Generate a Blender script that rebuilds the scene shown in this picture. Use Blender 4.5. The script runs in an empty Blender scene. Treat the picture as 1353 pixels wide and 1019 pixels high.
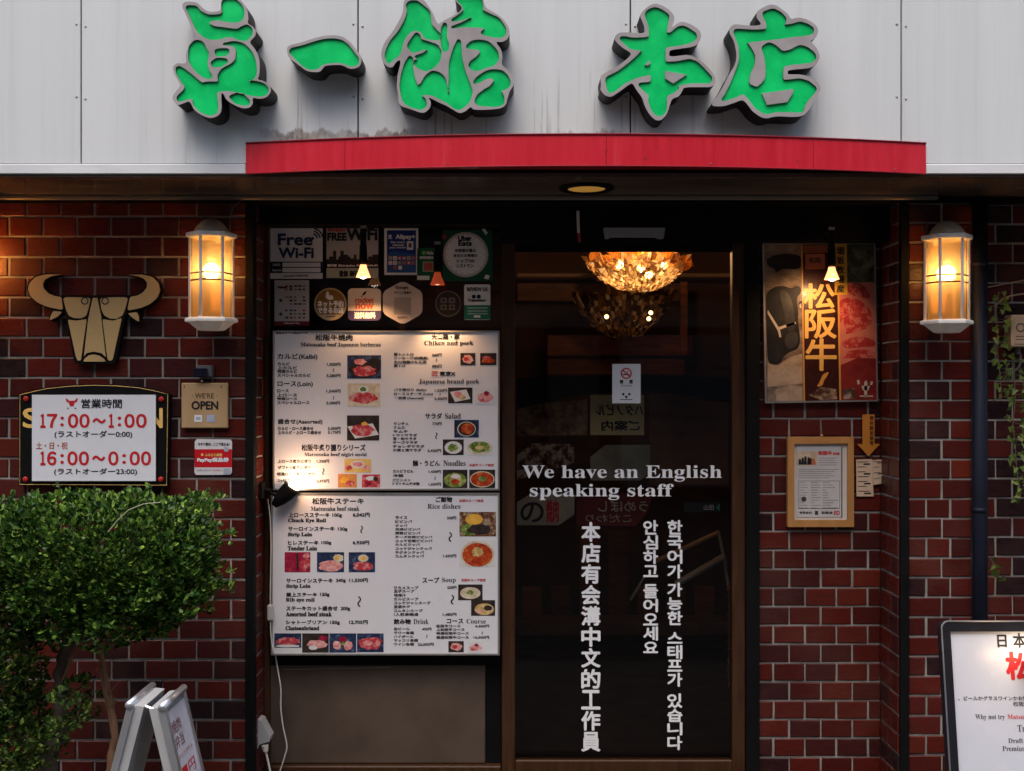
import bpy, math, random
from mathutils import Vector, Matrix
from mathutils.geometry import delaunay_2d_cdt
R = math.radians
random.seed(7)
sc = bpy.context.scene
COL = sc.collection

# ------------------------------------------------------------------ camera, sky, sun, exposure
D, F, EYE = 3.8, 1448.0, 1.5            # distance to the brick face, focal length in photo pixels, eye height
cam = bpy.data.cameras.new('camera'); camo = bpy.data.objects.new('camera', cam); COL.objects.link(camo)
camo.location = (0, -D, EYE); camo.rotation_euler = (R(90), 0, 0)
cam.sensor_fit = 'HORIZONTAL'; cam.sensor_width = 36; cam.lens = 36 * F / 1353
cam.clip_end = 500; cam.clip_start = .05
sc.camera = camo
w = bpy.data.worlds.new('World'); sc.world = w; w.use_nodes = True
nt = w.node_tree; bg = nt.nodes['Background']
sky = nt.nodes.new('ShaderNodeTexSky'); sky.sky_type = 'NISHITA'; sky.sun_disc = False
sky.sun_elevation = R(66); sky.sun_rotation = R(195); sky.air_density = 1.0; sky.dust_density = 4.0; sky.ozone_density = 1.0
nt.links.new(sky.outputs[0], bg.inputs[0]); bg.inputs[1].default_value = .15
sl = bpy.data.lights.new('sun', 'SUN'); sl.energy = 1.45; sl.angle = R(45); sl.color = (1, .96, .92)
so = bpy.data.objects.new('sun', sl); COL.objects.link(so); so.rotation_euler = (R(24), 0, R(-12)); so.location = (0, -4, 8)
sc.view_settings.view_transform = 'Standard'; sc.view_settings.look = 'None'
sc.view_settings.exposure = 0.62; sc.view_settings.gamma = 1
sc.cycles.use_denoising = True
sc.cycles.max_bounces = 8; sc.cycles.transparent_max_bounces = 16
sc.cycles.sample_clamp_indirect = 4

def X(px, Y=0.): return (px - 676.5) * (D + Y) / F
def Z(py, Y=0.): return EYE + (509.5 - py) * (D + Y) / F

# ------------------------------------------------------------------ materials
def newmat(name):
    m = bpy.data.materials.new(name); m.use_nodes = True
    return m, m.node_tree, m.node_tree.nodes['Principled BSDF']
def N(t, typ, **kw):
    n = t.nodes.new(typ)
    for k, v in kw.items():
        if k.startswith('i_'): n.inputs[k[2:]].default_value = v
        else: setattr(n, k, v)
    return n
def math_(t, op, a, b=None, c=None):
    n = t.nodes.new('ShaderNodeMath'); n.operation = op
    for i, v in enumerate((a, b, c)):
        if v is None: continue
        if isinstance(v, (int, float)): n.inputs[i].default_value = v
        else: t.links.new(v, n.inputs[i])
    return n.outputs[0]
def mixc(t, fac, a, b, mode='MIX'):
    n = t.nodes.new('ShaderNodeMix'); n.data_type = 'RGBA'; n.blend_type = mode
    for s, v in ((n.inputs[0], fac), (n.inputs[6], a), (n.inputs[7], b)):
        if isinstance(v, (int, float)): s.default_value = v
        elif isinstance(v, tuple): s.default_value = (*v[:3], 1)
        else: t.links.new(v, s)
    return n.outputs[2]
def ramp(t, src, stops):
    n = t.nodes.new('ShaderNodeValToRGB'); cr = n.color_ramp
    while len(cr.elements) < len(stops): cr.elements.new(.5)
    for e, (p, c) in zip(cr.elements, stops):
        e.position = p; e.color = (*c, 1) if isinstance(c, tuple) else (c, c, c, 1)
    t.links.new(src, n.inputs[0]); return n.outputs[0]
def noise(t, scale, detail=4, stretch=None, coord='Object', rough=.55):
    tc = t.nodes.new('ShaderNodeTexCoord') if coord != 'P' else t.nodes.new('ShaderNodeNewGeometry')
    src = tc.outputs['Position' if coord == 'P' else coord]
    if stretch:
        mp = t.nodes.new('ShaderNodeMapping'); mp.inputs['Scale'].default_value = stretch
        t.links.new(src, mp.inputs[0]); src = mp.outputs[0]
    n = t.nodes.new('ShaderNodeTexNoise'); n.inputs['Scale'].default_value = scale; n.inputs['Detail'].default_value = detail
    n.inputs['Roughness'].default_value = rough
    t.links.new(src, n.inputs['Vector']); return n.outputs['Fac']
def bump(t, b, h, s, d=.002):
    n = t.nodes.new('ShaderNodeBump'); n.inputs['Strength'].default_value = s; n.inputs['Distance'].default_value = d
    t.links.new(h, n.inputs['Height']); t.links.new(n.outputs[0], b.inputs['Normal'])
CACHE = {}
def M(name, col, rough=.6, metal=0, var=.12, scale=9, bmp=0., spec=.22, stretch=None):
    if name in CACHE: return CACHE[name]
    m, t, b = newmat(name)
    b.inputs['Base Color'].default_value = (*col, 1); b.inputs['Roughness'].default_value = rough
    b.inputs['Metallic'].default_value = metal; b.inputs['Specular IOR Level'].default_value = spec
    if var:
        n = noise(t, scale, 5, stretch, 'P')
        c = ramp(t, n, [(.25, tuple(x * (1 - var) for x in col)), (.75, tuple(min(1, x * (1 + var)) for x in col))])
        t.links.new(c, b.inputs['Base Color'])
        t.links.new(math_(t, 'MULTIPLY_ADD', n, .3, rough - .15), b.inputs['Roughness'])
        if bmp: bump(t, b, n, bmp)
    CACHE[name] = m; return m
def emit(name, col, s):
    if name in CACHE: return CACHE[name]
    m, t, b = newmat(name); b.inputs['Base Color'].default_value = (*col, 1)
    b.inputs['Emission Color'].default_value = (*col, 1); b.inputs['Emission Strength'].default_value = s
    CACHE[name] = m; return m

def brick_mat():
    m, t, b = newmat('glazed_brick')
    at = N(t, 'ShaderNodeAttribute', attribute_name='tone')
    c = ramp(t, at.outputs['Fac'], [(0, (.016, .008, .010)), (.14, (.045, .010, .010)), (.38, (.066, .0085, .006)), (.65, (.10, .0105, .0065)), (.85, (.075, .0125, .0105)), (1, (.14, .0185, .008))])
    n = noise(t, 22, 6, (1, 1, 3), 'P'); n2 = noise(t, 4, 4, None, 'P')
    c = mixc(t, math_(t, 'MULTIPLY', ramp(t, n, [(.35, 0), (.75, 1)]), .55), c, (.035, .012, .010))
    c = mixc(t, math_(t, 'MULTIPLY', ramp(t, n2, [(.5, 0), (.75, 1)]), .25), c, (.16, .07, .05))
    t.links.new(c, b.inputs['Base Color'])
    t.links.new(math_(t, 'MULTIPLY_ADD', n, .5, .08), b.inputs['Roughness'])
    b.inputs['Specular IOR Level'].default_value = .17
    bump(t, b, math_(t, 'ADD', noise(t, 30, 5, (1, 1, 2), 'P'), math_(t, 'MULTIPLY', noise(t, 140, 3, None, 'P'), .4)), .55, .003)
    return m
def fascia_mat():
    m, t, b = newmat('painted_metal_panel')
    pos = N(t, 'ShaderNodeNewGeometry').outputs['Position']
    sep = N(t, 'ShaderNodeSeparateXYZ'); t.links.new(pos, sep.inputs[0]); x, z = sep.outputs[0], sep.outputs[2]
    base = ramp(t, noise(t, 1.3, 3, (6, 1, .25), 'P'), [(.3, (.59, .60, .60)), (.7, (.655, .665, .66))])
    st = ramp(t, noise(t, 5, 6, (9, 1, .22), 'P', .65), [(.52, 0), (.8, 1)])
    base = mixc(t, math_(t, 'MULTIPLY', st, .16), base, (.24, .23, .22))
    # grime splashed on the panels above the red band
    low = N(t, 'ShaderNodeMapRange', interpolation_type='SMOOTHSTEP'); t.links.new(z, low.inputs[0])
    low.inputs[1].default_value = 2.36; low.inputs[2].default_value = 2.268
    lo = low.outputs[0]
    def xwin(a, b_, s=.06):
        p = N(t, 'ShaderNodeMapRange', interpolation_type='SMOOTHSTEP'); t.links.new(x, p.inputs[0]); p.inputs[1].default_value = a - s; p.inputs[2].default_value = a + s
        q = N(t, 'ShaderNodeMapRange', interpolation_type='SMOOTHSTEP'); t.links.new(x, q.inputs[0]); q.inputs[1].default_value = b_ + s; q.inputs[2].default_value = b_ - s
        return math_(t, 'MULTIPLY', p.outputs[0], q.outputs[0])
    xm = math_(t, 'MAXIMUM', xwin(-.77, -.3), xwin(.16, .33, .04))
    hx = noise(t, 6.5, 6, (1, .001, .12), 'P', .72)                       # ragged upper rim of the stain
    edge = N(t, 'ShaderNodeMapRange', interpolation_type='SMOOTHSTEP')
    t.links.new(math_(t, 'SUBTRACT', z, math_(t, 'MULTIPLY_ADD', hx, .19, 2.205)), edge.inputs[0]); edge.inputs[1].default_value = .006; edge.inputs[2].default_value = -.004
    blot = ramp(t, noise(t, 34, 7, (1, 1, .8), 'P', .7), [(.34, 0), (.62, 1)])
    col = ramp(t, noise(t, 17, 6, None, 'P', .7), [(.3, (.07, .055, .045)), (.5, (.20, .16, .13)), (.62, (.36, .31, .27)), (.75, (.11, .09, .075))])
    gr = math_(t, 'MULTIPLY', math_(t, 'MULTIPLY', edge.outputs[0], xm), math_(t, 'MULTIPLY_ADD', blot, .6, .35))
    base = mixc(t, gr, base, col)
    # rust run-off streaks below the raised characters
    dr = ramp(t, noise(t, 16, 4, (3.2, 1, .12), 'P', .6), [(.6, 0), (.74, 1)])
    zz = N(t, 'ShaderNodeMapRange', interpolation_type='SMOOTHSTEP'); t.links.new(z, zz.inputs[0]); zz.inputs[1].default_value = 2.52; zz.inputs[2].default_value = 2.34
    base = mixc(t, math_(t, 'MULTIPLY', math_(t, 'MULTIPLY', math_(t, 'MULTIPLY', dr, zz.outputs[0]), xwin(-1.1, .95, .1)), .8), base, (.10, .085, .075))
    t.links.new(base, b.inputs['Base Color']); b.inputs['Roughness'].default_value = .5
    bump(t, b, noise(t, 3, 3, (4, 1, .6), 'P'), .25, .01)
    return m
def red_mat():
    m, t, b = newmat('red_vinyl')
    c = ramp(t, noise(t, 7, 5, (5, 1, .5), 'P', .6), [(.3, (.52, .004, .016)), (.6, (.60, .012, .028)), (.85, (.62, .05, .06))])
    sp = ramp(t, noise(t, 45, 2, None, 'P'), [(.70, 0), (.74, 1)])
    c = mixc(t, math_(t, 'MULTIPLY', sp, .5), c, (.10, .01, .015))
    t.links.new(c, b.inputs['Base Color']); b.inputs['Roughness'].default_value = .38
    bump(t, b, noise(t, 5, 3, (6, 1, 1), 'P'), .2, .01)
    return m
def leaf_mat(name, c0, c1, c2):
    m, t, b = newmat(name)
    g = N(t, 'ShaderNodeNewGeometry')
    c = ramp(t, g.outputs['Random Per Island'], [(0, c0), (.55, c1), (1, c2)])
    t.links.new(c, b.inputs['Base Color']); b.inputs['Roughness'].default_value = .38
    b.inputs['Specular IOR Level'].default_value = .25
    tr = N(t, 'ShaderNodeBsdfTranslucent'); t.links.new(c, tr.inputs[0])
    mx = N(t, 'ShaderNodeMixShader', i_Fac=.12); t.links.new(b.outputs[0], mx.inputs[1]); t.links.new(tr.outputs[0], mx.inputs[2])
    t.links.new(mx.outputs[0], t.nodes['Material Output'].inputs[0])
    return m
def glass_mat(name, tint, gloss=.5, ior=1.35):
    m, t, b = newmat(name); t.nodes.remove(b)
    tp = N(t, 'ShaderNodeBsdfTransparent'); tp.inputs[0].default_value = (*tint, 1)
    gl = N(t, 'ShaderNodeBsdfGlossy'); gl.inputs['Roughness'].default_value = .02
    fr = N(t, 'ShaderNodeFresnel', i_IOR=ior)
    mx = N(t, 'ShaderNodeMixShader'); t.links.new(math_(t, 'MULTIPLY', fr.outputs[0], gloss), mx.inputs[0])
    t.links.new(tp.outputs[0], mx.inputs[1]); t.links.new(gl.outputs[0], mx.inputs[2])
    t.links.new(mx.outputs[0], t.nodes['Material Output'].inputs[0]); return m
def lantern_pane_mat(name, col):
    m, t, b = newmat(name); t.nodes.remove(b)
    rf = N(t, 'ShaderNodeBsdfRefraction', i_Roughness=.42, i_IOR=1.12); rf.inputs[0].default_value = (*[min(1, c * 1.25) for c in col], 1)
    tl = N(t, 'ShaderNodeBsdfTranslucent'); tl.inputs[0].default_value = (*col, 1)
    gl = N(t, 'ShaderNodeBsdfGlossy', i_Roughness=.2)
    tp = N(t, 'ShaderNodeBsdfTransparent'); tp.inputs[0].default_value = (*col, 1)
    def mx(f, x, y):
        n = N(t, 'ShaderNodeMixShader', i_Fac=f); t.links.new(x, n.inputs[1]); t.links.new(y, n.inputs[2]); return n.outputs[0]
    t.links.new(mx(.05, mx(.12, mx(.30, rf.outputs[0], tl.outputs[0]), tp.outputs[0]), gl.outputs[0]), t.nodes['Material Output'].inputs[0]); return m
def crystal_mat(name, dark, light):
    m, t, b = newmat(name); g = N(t, 'ShaderNodeNewGeometry')
    c = ramp(t, g.outputs['Random Per Island'], [(0, dark), (.55, tuple((x + y) / 2.6 for x, y in zip(dark, light))), (.8, light), (1, (1, .9, .7))])
    t.links.new(c, b.inputs['Base Color']); b.inputs['Roughness'].default_value = .08
    tl = N(t, 'ShaderNodeBsdfTranslucent'); t.links.new(c, tl.inputs[0])
    tp = N(t, 'ShaderNodeBsdfTransparent'); t.links.new(c, tp.inputs[0])
    def mx(f, x, y):
        n = N(t, 'ShaderNodeMixShader', i_Fac=f); t.links.new(x, n.inputs[1]); t.links.new(y, n.inputs[2]); return n.outputs[0]
    t.links.new(mx(.42, mx(.6, b.outputs[0], tl.outputs[0]), tp.outputs[0]), t.nodes['Material Output'].inputs[0]); return m
def frosted_mat(name, col, clear):
    m, t, b = newmat(name)
    b.inputs['Base Color'].default_value = (*col, 1); b.inputs['Roughness'].default_value = .25
    tl = N(t, 'ShaderNodeBsdfTranslucent'); tl.inputs[0].default_value = (*col, 1)
    tp = N(t, 'ShaderNodeBsdfTransparent'); tp.inputs[0].default_value = (*[min(1, c * 1.3) for c in col], 1)
    a = N(t, 'ShaderNodeMixShader', i_Fac=.75); t.links.new(b.outputs[0], a.inputs[1]); t.links.new(tl.outputs[0], a.inputs[2])
    c = N(t, 'ShaderNodeMixShader', i_Fac=clear); t.links.new(a.outputs[0], c.inputs[1]); t.links.new(tp.outputs[0], c.inputs[2])
    t.links.new(c.outputs[0], t.nodes['Material Output'].inputs[0]); return m
def food_mat(name, stops, scale, stretch=None):
    if name in CACHE: return CACHE[name]
    m, t, b = newmat(name)
    t.links.new(ramp(t, noise(t, scale, 5, stretch, 'P', .65), stops), b.inputs['Base Color']); b.inputs['Roughness'].default_value = .5; b.inputs['Specular IOR Level'].default_value = .15
    CACHE[name] = m; return m
BRICK = brick_mat(); PANEL = fascia_mat(); RED = red_mat()
MORTAR = M('mortar', (.25, .225, .20), .9, var=.45, scale=11, bmp=.6)
BLACK = M('black_paint', (.006, .0056, .0056), .65, var=.2, spec=.07)
DARKWOOD = M('dark_brown_frame', (.05, .021, .0095), .42, var=.35, scale=10, stretch=(6, 6, .7), bmp=.1)
BROWN = M('brown_board', (.082, .056, .041), .6, var=.22, scale=7, bmp=.1)
WHITE = M('white_print', (.68, .67, .68), .35, var=.04, scale=5)
CREAM = M('cream_print', (.68, .62, .54), .4, var=.05)
INK = M('black_ink', (.015, .014, .016), .5, var=0)
GREYINK = M('grey_ink', (.05, .047, .047), .5, var=0)
REDINK = M('red_ink', (.48, .015, .02), .5, var=0)
NAVY = M('navy_ink', (.02, .03, .09), .5, var=0)
GOLDINK = M('gold_ink', (.75, .46, .13), .45, var=.12, scale=30)
VINYL = M('white_vinyl_letters', (.78, .77, .76), .5, var=.05)
METAL = M('brushed_aluminium', (.55, .55, .57), .35, 1, var=.1, scale=12, stretch=(1, 1, 8))
LIP = M('weathered_grey_letter_edge', (.34, .31, .305), .5, var=.18, scale=14)
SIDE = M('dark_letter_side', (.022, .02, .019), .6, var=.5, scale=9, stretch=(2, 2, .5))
GREEN = M('green_acrylic', (.002, .58, .14), .28, var=.28, scale=11, spec=.4)
LANTERN = M('white_enamel', (.78, .73, .67), .5, var=.15, scale=20, bmp=.15)
CAP = M('weathered_lantern_cap', (.46, .38, .30), .75, var=.4, scale=25, bmp=.3)
PLAQUE = M('gold_paint', (.45, .31, .14), .42, 0, var=.08, scale=6)
PIPE = M('navy_pipe_paint', (.006, .008, .019), .6, var=.25, scale=6, spec=.25)
WOODF = M('golden_wood', (.42, .20, .065), .42, var=.25, scale=12, stretch=(1, 1, .25))
WCABLE = M('ivory_cable', (.62, .58, .50), .5, var=.1)
GLASS = glass_mat('window_glass', (.95, .95, .95), .8, 1.45)

# ------------------------------------------------------------------ mesh builder
TEXTC = {}
def glyphs(body):
    if body not in TEXTC:
        cu = bpy.data.curves.new('text', 'FONT'); cu.body = body; cu.size = 1; cu.resolution_u = 4 if len(body) < 20 else 3
        ob = bpy.data.objects.new('text', cu)
        me = ob.to_mesh()
        TEXTC[body] = ([(v.co.x, v.co.y) for v in me.vertices], [tuple(p.vertices) for p in me.polygons])
        ob.to_mesh_clear(); bpy.data.objects.remove(ob); bpy.data.curves.remove(cu)
    return TEXTC[body]
def serif(s):
    r = ''
    for c in s:
        if 'A' <= c <= 'Z': r += chr(0x1D400 + ord(c) - 65)
        elif 'a' <= c <= 'z': r += chr(0x1D41A + ord(c) - 97)
        elif '0' <= c <= '9': r += chr(0x1D7CE + ord(c) - 48)
        else: r += c
    return r
def smooth(pts, n=2, r=.2):
    for _ in range(n):
        o = []
        for i, p in enumerate(pts):
            q = pts[(i + 1) % len(pts)]
            o += [(p[0] * (1 - r) + q[0] * r, p[1] * (1 - r) + q[1] * r), (p[0] * r + q[0] * (1 - r), p[1] * r + q[1] * (1 - r))]
        pts = o
    return pts
def area(pts): return sum(a[0] * b[1] - b[0] * a[1] for a, b in zip(pts, pts[1:] + pts[:1])) / 2
def grow(pts, d):
    s = 1 if area(pts) > 0 else -1; o = []
    for i, p in enumerate(pts):
        a, b = pts[i - 1], pts[(i + 1) % len(pts)]
        t = Vector((b[0] - a[0], b[1] - a[1])); t = t.normalized() if t.length else Vector((1, 0))
        o.append((p[0] + t.y * d * s, p[1] - t.x * d * s))
    return o
class B:
    def __init__(s): s.v, s.f, s.m, s.cur = [], [], [], 0
    def add(s, vs, fs, mi=None):
        o = len(s.v); s.v += [tuple(q) for q in vs]
        for f in fs: s.f.append(tuple(i + o for i in f)); s.m.append(s.cur if mi is None else mi)
    def box(s, x0, x1, y0, y1, z0, z1, mi=None, bev=0.):
        x0, x1 = sorted((x0, x1)); y0, y1 = sorted((y0, y1)); z0, z1 = sorted((z0, z1))
        if not bev:
            s.add([(x, y, z) for z in (z0, z1) for y in (y0, y1) for x in (x0, x1)],
                  [(0, 2, 3, 1), (4, 5, 7, 6), (0, 1, 5, 4), (2, 6, 7, 3), (0, 4, 6, 2), (1, 3, 7, 5)], mi); return s
        b = min(bev, (x1 - x0) * .45, (y1 - y0) * .45, (z1 - z0) * .45)
        vs = []; key = {}
        for sx in (0, 1):
            for sy in (0, 1):
                for sz in (0, 1):
                    for ax in range(3):
                        c = [(x0, x1)[sx], (y0, y1)[sy], (z0, z1)[sz]]
                        sg = (1 - 2 * sx, 1 - 2 * sy, 1 - 2 * sz)
                        for k in range(3):
                            if k != ax: c[k] += sg[k] * b
                        key[(sx, sy, sz, ax)] = len(vs); vs.append(c)
        fs = []
        for ax in range(3):
            u, v_ = [(1, 2), (2, 0), (0, 1)][ax]
            for sd in (0, 1):
                q = []
                for (a, c) in ((0, 0), (1, 0), (1, 1), (0, 1)):
                    k = [0, 0, 0]; k[ax] = sd; k[u] = a; k[v_] = c; q.append(key[(*k, ax)])
                fs.append(tuple(q) if sd else tuple(reversed(q)))
        for ax in range(3):
            u, v_ = [(1, 2), (2, 0), (0, 1)][ax]
            for a in (0, 1):
                for c in (0, 1):
                    k0 = [0, 0, 0]; k0[u] = a; k0[v_] = c; k1 = list(k0); k1[ax] = 1
                    q = (key[(*k0, u)], key[(*k1, u)], key[(*k1, v_)], key[(*k0, v_)])
                    fs.append(q if (a == c) else tuple(reversed(q)))
        for sx in (0, 1):
            for sy in (0, 1):
                for sz in (0, 1): 
                    q = tuple(key[(sx, sy, sz, i)] for i in range(3))
                    fs.append(q if (sx + sy + sz) % 2 else tuple(reversed(q)))
        s.add(vs, fs, mi); return s
    def rect(s, px0, py0, px1, py1, Y, th=.0, mi=None):          # photo-measured rectangle standing at depth Y
        if th: return s.box(X(px0, Y), X(px1, Y), Y, Y + th, Z(py1, Y), Z(py0, Y), mi)
        s.add([(X(px0, Y), Y, Z(py1, Y)), (X(px1, Y), Y, Z(py1, Y)), (X(px1, Y), Y, Z(py0, Y)), (X(px0, Y), Y, Z(py0, Y))], [(0, 1, 2, 3)], mi); return s
    def poly(s, pts, Y, th=0., mi=None, holes=(), side=None):     # pts in world x,z; front at Y, back at Y+th
        loops = [list(pts)] + [list(h) for h in holes]
        flat = [p for l in loops for p in l]
        if len(flat) <= 4 and not holes:
            o_ = tuple(range(len(flat))); s.add([(x, Y, z) for x, z in flat], [o_ if area(flat) > 0 else o_[::-1]], mi)
        else:
            ed = []; k = 0
            for l in loops:
                n = len(l); ed += [(k + i, k + (i + 1) % n) for i in range(n)]; k += n
            vo, _, fo, *_r = delaunay_2d_cdt([Vector(p) for p in flat], ed, [], 0, 1e-7)
            def inside(x, z):
                c = False
                for l in loops:
                    for (ax, az), (bx, bz) in zip(l, l[1:] + l[:1]):
                        if (az > z) != (bz > z) and x < (bx - ax) * (z - az) / (bz - az) + ax: c = not c
                return c
            fs = []
            for f in fo:
                cx, cz = sum(vo[i].x for i in f) / len(f), sum(vo[i].y for i in f) / len(f)
                if inside(cx, cz): fs.append(tuple(f) if area([vo[i] for i in f]) > 0 else tuple(reversed(f)))
            s.add([(v.x, Y, v.y) for v in vo], fs, mi)
        if th:
            for l in loops:
                n = len(l); ccw = area(l) > 0
                if l is not loops[0]: ccw = not ccw
                vs = [(x, Y, z) for x, z in l] + [(x, Y + th, z) for x, z in l]
                qs = [((i + 1) % n, i, n + i, n + (i + 1) % n) if ccw else (i, (i + 1) % n, n + (i + 1) % n, n + i) for i in range(n)]
                s.add(vs, qs, mi if side is None else side)
        return s
    def disc(s, px, py, r, Y, th=0., mi=None, n=28, ry=None):
        sx = (D + Y) / F
        return s.poly([(X(px, Y) + r * sx * math.cos(k * math.tau / n), Z(py, Y) + (ry or r) * sx * math.sin(k * math.tau / n)) for k in range(n)], Y, th, mi)
    def ring(s, px, py, r0, r1, Y, th=0., mi=None, n=28):
        sx = (D + Y) / F
        l = [[(X(px, Y) + r * sx * math.cos(k * math.tau / n), Z(py, Y) + r * sx * math.sin(k * math.tau / n)) for k in range(n)] for r in (r1, r0)]
        vs = [(x, Y, z) for a in l for x, z in a]
        s.add(vs, [(i, (i + 1) % n, n + (i + 1) % n, n + i) for i in range(n)], mi); return s
    def tube(s, pts, r, n=8, mi=None, cap=True):
        pts = [Vector(p) for p in pts]; rs = r if isinstance(r, (list, tuple)) else [r] * len(pts)
        vs, fs = [], []; up = None
        for i, p in enumerate(pts):
            t = (pts[min(i + 1, len(pts) - 1)] - pts[max(i - 1, 0)]).normalized()
            if up is None: up = t.orthogonal().normalized()
            up = (up - t * up.dot(t)); up = up.normalized() if up.length > 1e-6 else t.orthogonal().normalized()
            w_ = t.cross(up)
            vs += [p + (up * math.cos(a) + w_ * math.sin(a)) * rs[i] for a in (k * math.tau / n for k in range(n))]
        for i in range(len(pts) - 1):
            for k in range(n):
                a, b = i * n + k, i * n + (k + 1) % n
                fs.append((a, b, b + n, a + n))
        if cap: fs += [tuple(reversed(range(n))), tuple(range(len(vs) - n, len(vs)))]
        s.add(vs, fs, mi); return s
    def lathe(s, prof, c=(0, 0, 0), n=24, mi=None, rot=0., M_=None):
        vs, fs = [], []
        for r, z in prof:
            for k in range(n):
                a = k * math.tau / n + rot; vs.append(Vector((r * math.cos(a), r * math.sin(a), z)))
        for i in range(len(prof) - 1):
            for k in range(n):
                a, b = i * n + k, i * n + (k + 1) % n; fs.append((a, b, b + n, a + n))
        fs += [tuple(reversed(range(n))), tuple(range(len(vs) - n, len(vs)))]
        if M_: vs = [M_ @ v for v in vs]
        s.add([v + Vector(c) for v in vs], fs, mi); return s
    def ball(s, c, r, n=10, mi=None, sq=(1, 1, 1)):
        pr = [(max(1e-4, r * math.sin(i * math.pi / n)), -r * math.cos(i * math.pi / n)) for i in range(n + 1)]
        o = len(s.v); s.lathe(pr, (0, 0, 0), n + 4, mi)
        for i in range(o, len(s.v)): v = s.v[i]; s.v[i] = (v[0] * sq[0] + c[0], v[1] * sq[1] + c[1], v[2] * sq[2] + c[2])
        return s
    def text(s, body, box, Y, mi=None, bold=0., rot=False, mirror=False):   # box in photo px x0,y0,x1,y1
        vs, fs = glyphs(body)
        if not vs: return s
        if rot: vs = [(-y, x) for x, y in vs]
        xs = [v[0] for v in vs]; ys = [v[1] for v in vs]; a, b, c, d = min(xs), max(xs), min(ys), max(ys)
        x0, x1, z0, z1 = X(box[0], Y), X(box[2], Y), Z(box[3], Y), Z(box[1], Y)
        u, v_ = (x1 - x0) / max(b - a, 1e-5), (z1 - z0) / max(d - c, 1e-5)
        e = bold * (D + Y) / F
        offs = [(0, 0)] if not bold else [(0, 0), (e, 0), (-e, 0), (0, e), (0, -e), (.7 * e, .7 * e), (-.7 * e, .7 * e), (.7 * e, -.7 * e), (-.7 * e, -.7 * e)]
        for k, (ox, oz) in enumerate(offs):
            q = [((b - x if mirror else x - a) * u + x0 + ox, Y - k * .00003, (y - c) * v_ + z0 + oz) for x, y in vs]
            s.add(q, [tuple(reversed(f)) if mirror else f for f in fs], mi)
        return s
    def xf(s, mat):
        s.v = [tuple(mat @ Vector(v)) for v in s.v]; return s
    def build(s, name, mats, parent=None, sm=False, origin=None):
        me = bpy.data.meshes.new(name)
        if origin is None:
            if parent is not None: origin = parent.location
            else:
                lo = [min(v[i] for v in s.v) for i in range(3)]; hi = [max(v[i] for v in s.v) for i in range(3)]
                origin = ((lo[0] + hi[0]) / 2, (lo[1] + hi[1]) / 2, lo[2])
        o = Vector(origin)
        me.from_pydata([tuple(Vector(v) - o) for v in s.v], [], s.f)
        for m in (mats if isinstance(mats, (list, tuple)) else [mats]): me.materials.append(m)
        me.polygons.foreach_set('material_index', s.m)
        if sm: me.polygons.foreach_set('use_smooth', [True] * len(s.f))
        me.update()
        ob = bpy.data.objects.new(name, me); COL.objects.link(ob)
        if parent is not None:
            ob.parent = parent
            ob.location = o - Vector(parent_world(parent))
        else: ob.location = o
        return ob
def parent_world(p):
    l = Vector(p.location)
    return l + parent_world(p.parent) if p.parent else l
_b0 = B.build
def _build(s, name, mats, parent=None, sm=False, origin=None):
    if parent is not None and origin is None: origin = parent_world(parent)
    return _b0(s, name, mats, parent, sm, origin)
B.build = _build
def tag(o, label, cat, group=None):
    o['label'] = label; o['category'] = cat
    if group: o['group'] = group
    return o
def thing(name, label, cat, loc, group=None):
    o = bpy.data.objects.new(name, None); COL.objects.link(o); o.location = loc; o.empty_display_size = .05
    return tag(o, label, cat, group)
def copy_tree(o, parent=None):
    c = o.copy(); COL.objects.link(c)
    if parent is not None: c.parent = parent
    for ch in list(o.children): copy_tree(ch, c)
    return c
def lamp(name, loc, watts, col, parent, r=.012, spot=None, aim=None):
    l = bpy.data.lights.new(name, 'SPOT' if spot else 'POINT'); l.energy = watts; l.color = col; l.shadow_soft_size = r
    o = bpy.data.objects.new(name, l); COL.objects.link(o); o.parent = parent; o.location = Vector(loc) - Vector(parent_world(parent))
    if spot:
        l.spot_size = R(spot); l.spot_blend = .8
        o.rotation_euler = (Vector(aim) - Vector(loc)).to_track_quat('-Z', 'Y').to_euler()
    return o
def zpts(pts, ox, oy, s, Y): return [(X(ox + x / s, Y), Z(oy + y / s, Y)) for x, y in pts]
def zbox(b, ox, oy, s): return (ox + b[0] / s, oy + b[1] / s, ox + b[2] / s, oy + b[3] / s)

# material objects may be given straight to the mesh builder: the slots are made from what was used
def _build2(s, name, mats=None, parent=None, sm=False, origin=None):
    slots = [] if mats is None else list(mats) if isinstance(mats, (list, tuple)) else [mats]
    for i, k in enumerate(s.m):
        if not isinstance(k, int):
            if k not in slots: slots.append(k)
            s.m[i] = slots.index(k)
    return _build(s, name, slots, parent, sm, origin)
B.build = _build2
YR = .18                                  # depth of the recess that holds window and door
YF = -.37                                 # face of the sign box over the entrance
ZS = 2.162                                # underside of the sign box

# ================================================================== GROUND, STREET
b = B(); b.add([(-60, -60, 0), (60, -60, 0), (60, 60, 0), (-60, 60, 0)], [(0, 1, 2, 3)])
b.build('ground', M('asphalt', (.05, .05, .05), .85, var=.3, scale=20, bmp=.3), origin=(0, 0, 0))['kind'] = 'structure'
b = B(); b.box(-12, 12, -1.4, -.002, .004, .1, bev=.01)
b.build('pavement', M('paving', (.1, .095, .09), .8, var=.2, scale=12))['kind'] = 'structure'

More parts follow.
